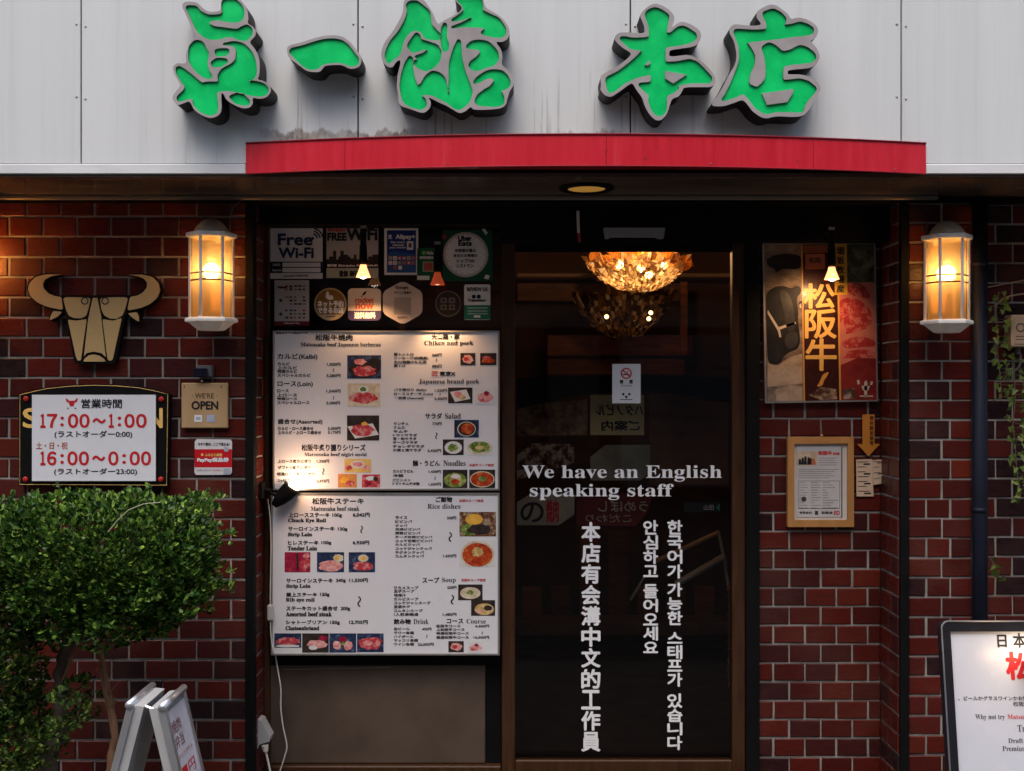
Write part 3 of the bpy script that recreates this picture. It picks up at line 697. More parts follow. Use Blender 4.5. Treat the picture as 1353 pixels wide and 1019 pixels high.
hallsheet('orange brown reflection stand-in right of the directory board', [(858, 523), (962, 533), (962, 640), (858, 640)], .80, M('orange_paper', (.12, .05, .02), .6, var=.5, scale=5))
hallsheet('cream reflection stand-in with dark ink drawing below the patterned paper', [(683, 602), (704, 586), (758, 587), (759, 612), (683, 634)], .73, food_mat('ink_drawing', [(.42, (.02, .012, .01)), (.5, (.20, .07, .04)), (.56, (.33, .28, .20))], 26))
hallsheet('grey green cut corner reflection stand-in above the red sheet', [(780, 604), (800, 588), (859, 588), (859, 624), (846, 635), (780, 635)], .73, PALE2)
hallsheet('red reflection stand-in with mirror reversed white kana behind the door', [(762, 652), (864, 652), (855, 678), (840, 696), (762, 694)], .72, M('dull_red_paper', (.12, .014, .012), .6, var=.3),
          [('うめぼし', (790, 662, 856, 676), PALE, .2, True), ('こだわり', (774, 680, 834, 690), PALE, .1, True)])
hallsheet('pale cut corner reflection stand-in with red brush writing, lowest on the left behind the door', [(683, 664), (702, 652), (759, 652), (759, 680), (738, 694), (683, 694)], .71, PALE,
          [('焼肉', (722, 660, 738, 690), REDINK, .5, False), ('の', (688, 664, 718, 690), INK, .6, False)])
hallsheet('small dark tag with pale writing and green triangle right of the door lettering', [(904, 664), (952, 664), (952, 677), (904, 677)], .6, M('dark_tag', (.03, .03, .03), .5),
          [('・・・', (908, 668, 926, 671), GREYINK, 0, False), ('山田', (930, 667, 943, 674), WHITE, .1, False), ('◀', (946, 665, 951, 676), M('green_ink', (.05, .35, .22), .5), 0, False)], 'shop_tag', 'tag')
t = thing('hand_rail', 'pale diagonal handrail with short post in the dark hall behind the Korean lettering', 'handrail', (X(920, 1.6), 1.6, .1))
RAILM = M('pale_rail_metal', (.62, .56, .50), .4, .2)
b = B(); b.tube([(X(866, 1.6), 1.6, Z(742, 1.6)), (X(950, 1.6), 1.6, Z(703, 1.6))], .011, 8, M('brass_rail', (.7, .45, .22), .35, .3)); b.build('upper_rail', None, t)
b = B(); b.tube([(X(893, 1.55), 1.55, Z(772, 1.55)), (X(956, 1.55), 1.55, Z(736, 1.55))], .017, 8); b.build('lower_rail', RAILM, t)
b = B(); b.tube([(X(949, 1.58), 1.58, Z(702, 1.58)), (X(957, 1.58), 1.58, Z(738, 1.58)), (X(963, 1.58), 1.58, Z(780, 1.58))], .008, 8); b.build('post', RAILM, t)
b = B(); b.tube([(X(833, 1.5), 1.5, Z(793, 1.5)), (X(851, 1.5), 1.5, Z(763, 1.5))], .006, 8); b.build('strut', RAILM, t)
b = B(); b.tube([(X(962, .9), .9, Z(770 + i * 6, .9)) if i % 2 else (X(964.5, .9), .9, Z(770 + i * 6, .9)) for i in range(24)], .004, 6)
tag(b.build('hanging_chain', M('orange_chain', (.32, .11, .03), .5)), 'thin orange brown chain hanging along the right edge of the door', 'chain')
board('shelf_plank', 'long dark plank low across the hall, behind the fourth Chinese character', 'shelf', 683, 823, 962, 840, 1.9, M('dim_plank', (.12, .06, .04), .5, var=.4), .2)
board('shelf_plank', 'thin dark plank lowest across the hall', 'shelf', 683, 874, 962, 879, 1.85, CACHE['dim_plank'], .2)
for k in range(7):
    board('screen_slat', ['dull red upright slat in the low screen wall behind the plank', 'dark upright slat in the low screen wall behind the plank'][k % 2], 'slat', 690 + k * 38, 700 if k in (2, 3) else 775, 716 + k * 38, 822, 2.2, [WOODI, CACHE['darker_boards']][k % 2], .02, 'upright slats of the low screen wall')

AMBER = frosted_mat('amber_glass', (.80, .50, .20), .5)
CRY = crystal_mat('amber_crystal', (.16, .07, .02), (.90, .68, .36)); CRY2 = crystal_mat('smoky_crystal', (.03, .010, .003), (.60, .32, .10))
def chandelier(lab, px, py, wpx, hpx, Y, lit, seed):
    rr = random.Random(seed); s = (D + Y) / F
    r, h = wpx / 2 * s, hpx * s; c = Vector((X(px, Y), Y, Z(py, Y)))
    t = thing('chandelier', lab, 'chandelier', c, 'glass bowl chandeliers')
    b = B(); n, k = 66, 13
    vs = []
    for i in range(k + 1):
        u = i / k
        for j in range(n):
            a = j * math.tau / n
            wob = 1 + .06 * math.sin(a * 12 + u * 5) * u + rr.uniform(-.06, .06)
            zz = h * (u ** 1.7) + rr.uniform(-.009, .009) + (.016 * math.sin(a * 12) if i == k else 0)
            vs.append((c.x + r * u ** .8 * wob * math.cos(a), c.y + r * u ** .8 * wob * math.sin(a), c.z + zz))
    for i in range(k):
        for j in range(n):                                    # every facet of the bowl is a cut piece of its own
            q = [vs[i * n + j], vs[i * n + (j + 1) % n], vs[(i + 1) * n + (j + 1) % n], vs[(i + 1) * n + j]]
            e = [rr.uniform(-.007, .007) for _ in range(4)]
            b.add([(p[0] + e[0], p[1] + e[m_ % 4], p[2] + e[(m_ + 1) % 4]) for m_, p in enumerate(q)], [(0, 1, 2), (0, 2, 3)])
    b.build('bowl', CRY if lit else CRY2, t)
    for q in range(22 if lit else 0):
        a = q * math.tau / 22 + rr.uniform(-.1, .1); rad = r * rr.uniform(.45, .9); br = rr.uniform(.022, .034) * (r / .22)
        g = B(); g.ball((c.x + rad * math.cos(a), c.y + rad * math.sin(a), c.z + h * (.95 + rr.uniform(-.15, .2))), br, 8)
        g.build('glass_ball', AMBER, t, True)
    g = B(); g.lathe([(r * .55, h * 1.25), (r * .62, h * 1.3), (r * .62, h * 1.55), (r * .5, h * 1.6)], c, 32); g.build('ceiling_ring', M('brass', (.55, .30, .09), .3, .6), t, True)
    g = B(); g.tube([c + Vector((0, 0, h * 1.5)), Vector((c.x, c.y, 2.5))], .012, 8); g.build('stem', CACHE['brass'], t)
    if lit:
        for q, (dx, dz) in enumerate(((-.09, .10), (0, .085), (.035, .055), (.10, .10))):
            g = B(); g.ball((c.x + dx, c.y - .10, c.z + dz), .017, 8); g.build('bulb', emit('warm_bulb', (1, .66, .28), 9), t, True)
        lamp('chandelier_and_fill_light', c + Vector((0, 0, h * .9)), 3.6, (1, .66, .34), t, .05)
        lamp('chandelier_and_fill_light', c + Vector((0, -.1, h * 1.7)), 11.0, (1, .60, .30), t, .05)  # extra light above the bowl, added to brighten the hall boards and walls
    else:
        for dx, dz in ((-.11, .1), (.10, .09), (.11, .12)):
            g = B(); g.ball((c.x + dx, c.y - r * .95, c.z + dz), .011, 8); g.build('bulb', emit('dim_bulb', (1, .62, .25), 3), t, True)
        lamp('chandelier_and_fill_light', c + Vector((0, 0, h * .8)), .16, (1, .55, .22), t, .03)
chandelier('lit amber glass bowl chandelier close behind the top of the door', 843, 384, 142, 40, .95, True, 2)
chandelier('dim amber glass chandelier hanging below and behind the lit one', 824, 448, 132, 62, 1.9, False, 5)

# ================================================================== WALL LANTERNS
PANE = lantern_pane_mat('amber_pane', (.84, .58, .28))
def lantern_at(loc, lab, rz, wt=.85):
    """hexagonal lantern, built facing -y at the origin, base at z=0"""
    t = thing('wall_lantern', lab, 'lantern', loc, 'white wall lanterns')
    def add(b, name, mat, sm=False):
        return b.xf(Matrix.Translation(loc) @ Matrix.Rotation(rz, 4, 'Z')).build(name, mat, t, sm)
    a0 = R(0); Rp = .070
    hexp = [(math.cos(a0 + k * math.pi / 3), math.sin(a0 + k * math.pi / 3)) for k in range(6)]
    b = B(); b.lathe([(.040, 0), (.046, .003), (.074, .026), (.086, .029), (.087, .034), (.086, .040), (.078, .043), (.02, .043)], n=6, rot=a0); add(b, 'base_tray', LANTERN)
    b = B(); b.lathe([(.02, .312), (.078, .312), (.083, .314), (.084, .322), (.082, .328), (.056, .331), (.02, .331)], n=6, rot=a0); add(b, 'top_rim', LANTERN)
    b = B(); b.lathe([(.058, .331), (.056, .338), (.047, .352), (.034, .366), (.018, .375), (.003, .377)], n=24); add(b, 'cap', CAP, True)
    for x, y in hexp:
        b = B(); b.tube([(x * Rp, y * Rp, .043), (x * Rp, y * Rp, .312)], .0052, 8); add(b, 'post', LANTERN, True)
    for z in (.168, .192):
        b = B(); b.tube([(x * (Rp - .002), y * (Rp - .002), z) for x, y in hexp + hexp[:1]], .0030, 6); add(b, 'band', M('brass_band', (.22, .11, .04), .45, .3), True)
    b = B(); q = Rp - .007
    b.add([(x * q, y * q, z) for z in (.042, .313) for x, y in hexp], [(k, (k + 1) % 6, 6 + (k + 1) % 6, 6 + k) for k in range(6)]); add(b, 'glass', PANE)
    b = B(); b.lathe([(.004, .30), (.014, .30), (.014, .245), (.012, .235), (.004, .235)], n=16); add(b, 'socket', LANTERN, True)
    b = B(); b.ball((0, 0, .200), .024, 12, sq=(1, 1, 1.15)); add(b, 'bulb', emit('lantern_bulb', (1, .70, .34), 26), True)
    b = B(); b.box(-.03, .03, .088 if abs(rz) > .25 else .08, .104, .07, .30, bev=.004); b.box(-.015, .015, .055, .09, .30, .325, bev=.003); b.box(-.015, .015, .055, .09, .028, .05, bev=.003)
    b.xf(Matrix.Translation(loc)); b.build('wall_bracket', LANTERN, t)
    lamp('lantern_light', Vector(loc) + Vector((0, -.0, .20)), wt, (1, .56, .20), t, .032)
    return t
YL_ = -.105
l1 = (X(279.5, YL_), YL_, Z(437, YL_))
lantern_at(l1, 'white six sided lantern lit amber, beside the gold bull head', R(15.5))
lantern_at((X(1251, YL_), YL_, Z(440, YL_)), 'white six sided lantern lit amber, on the pillar by the navy pipe', R(-21.7 + 13))
lantern_at((X(-50, YL_), YL_, Z(425, YL_)), 'white lantern beyond the bull head that lights its left horn', R(22), 20.)
b = B(); p0 = [(308, 331), (305, 312), (305, 290), (309, 275), (318, 267), (330, 262)]
b.tube([(X(x), -.012, Z(y)) for x, y in p0], .0018, 6); tag(b.build('lantern_wire', M('grey_wire', (.16, .14, .13), .6)), 'thin grey wire curving up the brick from the lantern beside the bull head', 'wire')

# ================================================================== GOLD BULL HEAD
ox, oy, s = 30, 350, 7.121; Yb = -.035
t = thing('bull_head_plaque', 'gold bull head plaque with curved horns on the brick wall', 'plaque', (X(124), 0, Z(483)))
BULL = {
 'horn': [[(370,92),(300,85),(210,88),(120,110),(60,170),(45,230),(70,300),(140,360),(230,400),(380,430),(366,300),(300,290),(240,265),(200,220),(190,180),(210,140),(270,110)],
          [(985,98),(1050,88),(1130,88),(1220,110),(1280,170),(1295,240),(1270,310),(1200,370),(1110,410),(980,435),(1005,300),(1080,285),(1130,255),(1165,210),(1165,170),(1140,135),(1080,112)]],
 'brow': [[(375,300),(640,305),(620,420),(600,480),(550,508),(480,505),(430,480),(405,430)], [(725,305),(995,300),(965,420),(940,480),(880,512),(820,510),(765,480),(735,420)]],
 'nose': [[(655,310),(705,310),(740,480),(785,870),(740,835),(665,820),(600,835),(572,860),(610,520)]],
 'cheek': [[(420,515),(500,522),(605,510),(550,900),(515,905),(495,860)], [(745,510),(850,522),(935,500),(850,890),(825,908),(795,895)]],
 'muzzle': [[(568,915),(580,880),(620,848),(670,840),(720,852),(765,882),(780,915)]],
 'ear': [[(285,430),(375,440),(330,490),(250,527),(255,490)], [(985,455),(1075,440),(1095,490),(1095,540),(1040,510)]]}
b = B(); k = 0
hb = [(362,285),(1010,285),(990,440),(955,520),(875,915),(850,930),(500,930),(480,900),(410,500),(385,440)]
b.poly(zpts(hb, ox, oy, s, Yb + .004), Yb + .004, .028)
for nm, lst in BULL.items():
    if nm in ('horn', 'ear'):
        for p in lst: k += 1; b.poly(smooth(zpts(grow(p, 11), ox, oy, s, Yb + .004), 2), Yb + .004 + .0002 * k, .026)
b.build('backing', BLACK, t)
for nm, lst in BULL.items():
    for p in lst:
        p = grow(p, -4); q = smooth(zpts(p, ox, oy, s, Yb), 2, .12) if nm in ('horn', 'brow', 'ear', 'muzzle') else smooth(zpts(p, ox, oy, s, Yb), 1, .06)
        b = B(); b.poly(q, Yb, .0045, PLAQUE)
        b.build(nm, None, t)
for ex in (583, 775):
    b = B(); b.ring(ox + ex / s, oy + 340 / s, 25 / s, 36 / s, Yb - .0008, mi=INK); b.build('eye', None, t)

# ================================================================== OPENING HOURS SIGN
ox, oy, s = 0, 510, 3.979; Yb = -.03
t = thing('hours_sign', 'black arched wall sign with white opening hours panel above the shrub', 'sign', (X(123), 0, Z(642)))
arch = [(105, 48)] + [(105 + 777 * u, 48 - 48 * math.sin(math.pi * u) ** .8) for u in [i / 14 for i in range(1, 14)]] + [(882, 48), (876, 520), (104, 518)]
arch = [(105,47),(175,30),(250,14),(370,2),(490,-3),(610,0),(730,10),(810,26),(882,44),(876,522),(104,518)]
b = B(); b.poly(zpts(grow(arch, 8), ox, oy, s, Yb), Yb, .028); b.build('backboard', BLACK, t)
b = B(); q = zpts(arch, ox, oy, s, Yb); b.tube([(x, Yb, z) for x, z in q + q[:1]], .0011, 5); b.build('gold_line', GOLDINK, t)
b = B(); b.text('S', zbox((123, 120, 195, 218), ox, oy, s), Yb - .0008, GOLDINK, .9); b.build('gold_letter', None, t)
b = B(); b.text('N', zbox((776, 120, 852, 218), ox, oy, s), Yb - .0008, GOLDINK, .9); b.build('gold_letter', None, t)
Yw = Yb - .008
b = B(); b.rect(168 / s, oy + 47 / s, 818 / s, oy + 500 / s, Yw, .005); b.build('white_panel', M('white_acrylic', (.66, .66, .69), .3, var=.03), t)
for x, y in ((133, 68), (845, 70), (130, 492), (843, 492)):
    b = B(); b.ball((X(x / s, Yw), Yb - .003, Z(oy + y / s, Yw)), .0095, 10, sq=(1, .5, 1)); b.build('red_knob', M('red_knob_plastic', (.42, .02, .015), .35), t, True)
b = B(); e = Yw - .0008
def tz(body, bx, m, bold=0): b.text(body, zbox(bx, ox, oy, s), e, m, bold)
tz('営業時間', (428, 70, 640, 117), INK, .28); tz('(ラストオーダー0:00)', (287, 236, 695, 276), INK, .2); tz('(ラストオーダー23:00)', (285, 433, 720, 471), INK, .2)
tz('土・日・祝', (190, 296, 355, 332), M('orange_red_ink', (.42, .07, .03), .5), .12)
for body, bx in [(c, (x0, y0 + (14 if c == '：' else 0), x1, y0 + (60 if c == '：' else 68))) for y0, it in ((150, (('１', 214, 236), ('７', 250, 298), ('：', 320, 333), ('０', 360, 408), ('０', 420, 468), ('１', 574, 596), ('：', 621, 634), ('０', 657, 705), ('０', 718, 768))), (347, (('１', 214, 236), ('６', 250, 294), ('：', 320, 333), ('０', 357, 405), ('０', 417, 465), ('０', 572, 620), ('：', 646, 659), ('０', 684, 732), ('０', 744, 791)))) for c, x0, x1 in it] + [('〜', (489, 172, 553, 195)), ('〜', (487, 369, 550, 392))]:
    tz(body, bx, REDINK, .8)
for pc in ([(345,66),(352,66),(362,78),(392,78),(402,66),(410,66),(404,84),(392,88),(386,108),(368,108),(362,88),(350,84)],):
    b.poly(zpts(pc, ox, oy, s, e), e, mi=REDINK)
for x in (357, 397): b.disc(x / s, oy + 118 / s, 1.1, e, mi=GREYINK, n=8)
b.build('lettering', None, t)

# OPEN board, solar light, red card
t = thing('open_sign', 'small beige wooden open board hanging below the solar light', 'sign', (X(270), -.02, Z(566)))
Yo = -.02
b = B(); b.box(X(239.5, Yo), X(301, Yo), Yo, Yo + .012, Z(566, Yo), Z(506, Yo), bev=.003); b.build('board', M('pale_wood', (.40, .255, .13), .55, var=.12, scale=14, stretch=(1, 1, .3)), t)
b = B(); e = Yo - .0006
b.text("· WE'RE ·", (253.5, 519.5, 287, 526.5), e, M('brown_ink', (.10, .05, .03), .5), .1); b.text('OPEN', (253.5, 530.5, 288, 541), e, INK, .55)
b.build('lettering', None, t)
for x0, x1, m in ((256.8, 267, WHITE), (273, 283.5, M('pale_blue_print', (.30, .36, .52), .4))):
    b = B(); b.rect(x0, 548.5, x1, 557.5, e - .0003, .0006, m); b.rect(x0 + 2, 551, x1 - 2, 555, e - .0006, 0, M('grey_print', (.35, .37, .42), .5)); b.build('sticker', None, t)
for x in (246, 294.5):
    b = B(); b.ball((X(x), Yo - .001, Z(511)), .0022, 6); b.build('nail', BLACK, t)
t = thing('solar_light', 'small black solar light stuck on the brick above the open board', 'light', (X(271), 0, Z(500)))
b = B(); b.box(X(262), X(283), -.03, 0, Z(498), Z(483), bev=.003); b.build('frame', M('grey_plastic_frame', (.13, .13, .13), .5), t)
b = B(); b.box(X(260), X(278), -.045, -.031, Z(499), Z(487), bev=.003); b.build('panel', M('solar_cell', (.01, .01, .02), .2), t)
b = B(); b.ball((X(270), -.03, Z(503.5)), .004, 8); b.build('hook', METAL, t, True)
ox, oy, s = 0, 510, 3.979
b = B(); Yp = -.006
q = [(1035,280),(1210,282),(1220,295),(1218,455),(1210,468),(1030,468),(1022,455),(1024,292)]
b.poly(zpts(q, ox, oy, s, Yp), Yp, .003, M('card_white', (.62, .58, .58), .4)); e = Yp - .0006
b.rect(1023 / s, oy + 333 / s, 1219 / s, oy + 428 / s, e, 0, M('card_red', (.50, .012, .02), .35)); b.build('payment_card_sign', None); pc = bpy.data.objects['payment_card_sign']
tag(pc, 'small white and red payment sticker on the brick below the open board', 'sticker')
b = B(); e -= .0006
b.text('PayPay商品券', zbox((1038, 378, 1202, 402), ox, oy, s), e, WHITE, .45); b.text('ふるさと納税', zbox((1078, 355, 1168, 370), ox, oy, s), e, GOLDINK, .2); b.disc((1063) / s, oy + 362 / s, 1.8, e, mi=GOLDINK, n=10)
b.text('今すぐ寄付、ここで使える!', zbox((1040, 298, 1205, 314), ox, oy, s), e, INK, .12); b.rect(1178 / s, oy + 322 / s, 1200 / s, oy + 345 / s, e, 0, M('grey_print', (.35, .37, .42)))
b.text('お問い合わせ', zbox((1035, 438, 1110, 449), ox, oy, s), e, GREYINK); b.text('PayPay', zbox((1118, 438, 1165, 449), ox, oy, s), e, REDINK); b.rect(1175 / s, oy + 434 / s, 1210 / s, oy + 466 / s, e, 0, CACHE['grey_print'])
b.build('lettering', None, pc)

# ================================================================== STICKERS ON THE WINDOW
ox, oy, s = 330, 280, 3.979; YS = YR + .004
def st(name, lab, body, letters=None, cat='sticker'):
    b = B(); body(b); o = b.build(name, None); tag(o, lab, cat, 'stickers on the shop window')
    if letters:
        b = B()
        for it in letters: b.text(it[0], zbox(it[1], ox, oy, s), YS - .0012, it[2], it[3] if len(it) > 3 else .2)
        b.build('lettering', None, o)
    return o
def zr(b, bx, m, k=0, th=0.):
    x0, y0, x1, y1 = zbox(bx, ox, oy, s); b.rect(x0, y0, x1, y1, YS - k * .00025, th, m)
def zpo(b, pts, m, k=0, th=0.): b.poly(zpts(pts, ox, oy, s, YS), YS - k * .00025, th, m)
def zd(b, x, y, r, m, k=0, th=0., n=32): b.disc(ox + x / s, oy + y / s, r / s, YS - k * .00025, th, m, n)
STW = M('sticker_white', (.80, .76, .74), .35, var=.06); STB = M('sticker_black', (.02, .02, .03), .35)
def f1(b):
    zr(b, (105, 78, 383, 352), STW, 0, .001); zr(b, (105, 262, 383, 322), STB, 1); zr(b, (172, 267, 372, 290), STW, 2); zr(b, (172, 295, 372, 318), STW, 2)
    for r in (22, 36, 50):
        zpo(b, [(330 + (r + d) * math.cos(R(a)), 142 - (r + d) * math.sin(R(a))) for d, rng in ((0, range(8, 84, 8)), (8, range(80, 4, -8))) for a in rng], NAVY, 2)
    zd(b, 330, 140, 8, NAVY, 2, n=10)
st('wifi_sign', 'white sign with navy Free Wi-Fi lettering, topmost left on the shop window', f1, [('Free', (150, 117, 328, 175), NAVY, .75), ('Wi-Fi', (154, 190, 334, 242), NAVY, .75), ('SSID', (122, 273, 160, 284), STW, .1), ('Password', (118, 302, 165, 312), STW, .1), ('powered by TOWN WiFi', (178, 332, 305, 344), INK, .1)], 'sign')
def f2(b):
    zr(b, (403, 78, 676, 348), M('poster_sky', (.40, .38, .40), .4, var=.12, scale=14), 0, .001); zr(b, (403, 298, 676, 348), M('poster_pale_green', (.42, .44, .36), .4), 1)
    rr = random.Random(4); pts = [(403, 270)]; x = 403
    while x < 676:
        h = rr.choice((235, 250, 225, 205, 245)); w_ = rr.randint(10, 24); pts += [(x, h), (min(676, x + w_), h)]; x += w_
    pts += [(676, 270)]; zpo(b, pts, M('skyline_black', (.03, .02, .025), .5), 1)
    zr(b, (403, 270, 676, 296), CACHE['skyline_black'], 2)
st('wifi_poster', 'grey city skyline poster with bold FREE Wi-Fi lettering behind a spot lamp', f2, [('FREE', (410, 113, 508, 150), INK, .7), ('WiFi', (512, 90, 668, 148), INK, .9), ('Shinjuku', (412, 88, 500, 106), REDINK, .35), ('新宿 Shinjuku Free Wi-Fi', (408, 276, 672, 290), STW, .25), ('歌舞', (472, 310, 515, 342), INK, .4), ('新宿', (525, 310, 600, 340), INK, .4)], 'poster')
def f3(b):
    zr(b, (707, 82, 886, 332), STW, 0, .001); zr(b, (721, 97, 874, 320), M('royal_blue_print', (.012, .035, .20), .35), 1); zpo(b, [(721, 222), (760, 205), (874, 225), (874, 320), (721, 320)], M('mid_blue_print', (.03, .09, .27), .35), 2)
    zr(b, (826, 155, 860, 200), STW, 3); zr(b, (835, 165, 851, 188), M('brown_print', (.16, .08, .04)), 4)
    rr = random.Random(5); cs = [STW, M('pink_print', (.45, .10, .12)), M('sand_print', (.42, .34, .22)), M('teal_print', (.10, .28, .26))]
    for r_ in range(3):
        for c in range(6 if r_ < 2 else 2):
            x, y = (730 + c * 24 if r_ < 2 else 755 + c * 26), 234 + r_ * 25; zr(b, (x, y, x + 19, y + 19), rr.choice(cs), 3); zr(b, (x + 5, y + 6, x + 14, y + 13), rr.choice(cs), 4)
st('payment_sticker', 'white bordered blue payment sticker with rows of small coloured squares', f3, [('支', (728, 120, 748, 142), STW, .3), ('Alipay+', (768, 120, 868, 148), STW, .45), ('Pay smart', (742, 155, 815, 167), STW, .15), ('wherever', (750, 169, 812, 180), STW, .15), ('you travel', (735, 183, 818, 195), STW, .15)])
def f4(b):
    zr(b, (880, 190, 990, 360), M('dark_green_print', (.012, .11, .04), .35), 0, .001); zr(b, (880, 336, 945, 358), STW, 1); zr(b, (909, 261, 968, 315), M('pale_patch', (.30, .36, .25)), 1); zr(b, (915, 267, 962, 309), M('salmon_print', (.42, .09, .07)), 2); zd(b, 915, 215, 11, M('lime_print', (.20, .50, .14)), 1, n=14)
st('payment_sticker', 'green payment sticker with salmon square, tucked between blue sticker and round award', f4, [('WeChat', (930, 208, 965, 224), STW, .15), ('推荐使用微信支付', (893, 234, 975, 248), STW, .15)])
def f5(b):
    zr(b, (1015, 95, 1275, 365), M('deep_green_print', (.012, .075, .04), .4), 0, .001); zd(b, 1135, 225, 119, M('award_ring', (.52, .44, .40)), 1); zd(b, 1135, 225, 106, STW, 2)
    for a in range(0, 360, 20): zd(b, 1135 + 99 * math.cos(R(a)), 225 + 99 * math.sin(R(a)), 3.4, M('peach_print', (.50, .26, .20)), 3, n=8)
    zpo(b, [(1220, 90), (1235, 88), (1252, 112), (1240, 122)], STW, 1); zpo(b, [(1240, 330), (1262, 335), (1255, 356), (1232, 350)], STW, 1); zd(b, 1022, 132, 12, M('red_print', (.4, .03, .03)), 1, n=12)
st('award_sticker', 'green square sticker with large white round award label, topmost right on the window', f5, [('Uber', (1097, 127, 1165, 152), INK, .5), ('Eats', (1098, 153, 1166, 178), INK, .5), ('お客様が選ぶ', (1080, 195, 1188, 212), GREYINK, .2), ('あなたの地域の', (1072, 222, 1196, 238), GREYINK, .2), ('トップ100', (1090, 248, 1180, 267), GREYINK, .2), ('レストラン', (1090, 275, 1175, 293), GREYINK, .2)])
def f6(b):
    zr(b, (130, 360, 312, 598), M('sheet_cream', (.56, .50, .46), .4, var=.05), 0, .001); zr(b, (130, 575, 312, 598), M('maroon_print', (.20, .012, .015)), 1)
    rr = random.Random(8); cs = [INK, REDINK, GREYINK, M('tan_print', (.30, .22, .14)), M('navy_print', (.05, .06, .16))]
    for y in (386, 404, 444, 462, 480, 514, 532, 552):
        for x in range(186, 292, 23):
            if rr.random() < .75: zr(b, (x, y, x + rr.randint(12, 18), y + 9), rr.choice(cs), 1)
    for y in (466, 538): zd(b, 163, y, 9, GREYINK, 1, n=10)
st('payment_list', 'cream sheet of tiny payment marks with maroon foot, left end of the lower sticker row', f6, [('Rakuten', (150, 390, 195, 402), INK, .2), ('VISA', (208, 394, 225, 404), REDINK, .1), ('Rakuten Pay', (180, 581, 262, 591), STW, .1)], 'sheet')
def f7(b):
    zd(b, 424, 486, 86, M('sticker_ochre_edge', (.46, .33, .17)), 0, .001); zd(b, 424, 486, 78, M('sticker_ochre', (.24, .12, .025), .4), 1)
    zpo(b, [(402, 425), (412, 415), (420, 440), (432, 438), (440, 448), (438, 462), (412, 462), (398, 448)], STW, 2)
    zpo(b, [(365, 540), (483, 540), (460, 562), (424, 569), (388, 562)], M('sticker_sand', (.50, .40, .26)), 2)
st('booking_sticker', 'round ochre sticker with white pointing hand and Japanese booking text', f7, [('ネット予約', (357, 468, 492, 500), STW, .5), ('できるお店', (357, 503, 492, 533), STW, .5), ('powered', (400, 546, 448, 556), INK, .1)])
def rounded(x0, y0, x1, y1, r):
    return [(cx + r * math.cos(R(a)), cy + r * math.sin(R(a))) for cx, cy, a0 in ((x1 - r, y1 - r, 0), (x0 + r, y1 - r, 90), (x0 + r, y0 + r, 180), (x1 - r, y0 + r, 270)) for a in range(a0, a0 + 91, 15)]
def f8(b):
    zpo(b, rounded(516, 402, 690, 572, 24), M('sticker_ivory', (.66, .52, .40), .35), 0, .001); zpo(b, [(516, 520), (690, 520)] + [p for p in rounded(516, 402, 690, 572, 24) if p[1] > 525][:14], M('indigo_print', (.05, .035, .10)), 1)
    zpo(b, [(615, 415), (600, 422), (590, 436), (596, 442), (610, 432)], INK, 2); zpo(b, [(588, 440), (584, 450), (594, 446)], REDINK, 2)
ORANGE = M('orange_print', (.55, .10, .03), .4)
st('delivery_sticker', 'square ivory and indigo sticker with orange lettering, under the lit spot lamp', f8, [('rocket', (556, 450, 650, 478), ORANGE, .45), ('now', (558, 483, 650, 510), ORANGE, .6), ('送料無料', (550, 528, 660, 560), STW, .5)])
def f9(b):
    h = [(804, 362), (908, 420), (908, 535), (804, 594), (700, 535), (700, 420)]
    zpo(b, smooth(h, 2, .12), M('sticker_pale_pink', (.58, .47, .41), .35), 0, .001); zr(b, (758, 450, 848, 540), M('pale_grey_patch', (.36, .30, .27)), 1)
st('review_sticker', 'large pale hexagonal review sticker in the lower row', f9, [('Google', (766, 390, 834, 410), GREYINK, .2), ('クチコミ募集中', (758, 418, 850, 432), GREYINK, .15), ('ありがとう', (778, 550, 828, 560), GREYINK, .1)])
def f10(b):
    zd(b, 1043, 483, 70, M('smoke_black', (.025, .02, .018), .4), 0, .001)
    b.ring(ox + 1043 / s, oy + 483 / s, 63 / s, 68 / s, YS - .0004, mi=M('smoke_grey', (.14, .11, .10)))
    for x, y in ((1003, 452), (1047, 452), (1003, 488), (1047, 488)):
        zr(b, (x, y, x + 32, y + 28), CACHE['smoke_grey'], 2); zr(b, (x + 8, y + 8, x + 24, y + 20), CACHE['smoke_black'], 3)
st('round_sticker', 'round black sticker with four grey icon squares, under the dim spot lamp', f10)
def f11(b):
    zpo(b, rounded(1127, 382, 1265, 568, 10), STW, 0, .001); zpo(b, [(1127, 490), (1265, 490), (1265, 560), (1258, 566), (1134, 566), (1127, 560)], M('sea_green_print', (.02, .17, .12), .35), 1)
    zd(b, 1178, 446, 11, INK, 1, n=14); zd(b, 1204, 446, 11, INK, 1, n=14)
    for y in (502, 518, 532): zr(b, (1145, y, 1250, y + 7), M('pale_green_print', (.30, .42, .36)), 2)
    zr(b, (1178, 544, 1212, 556), STW, 2)
st('review_sticker', 'white and sea green review card at the right end of the lower row', f11, [('REVIEW US', (1142, 398, 1250, 417), GREYINK, .25), ('Tripadvisor', (1148, 459, 1242, 475), INK, .25)])

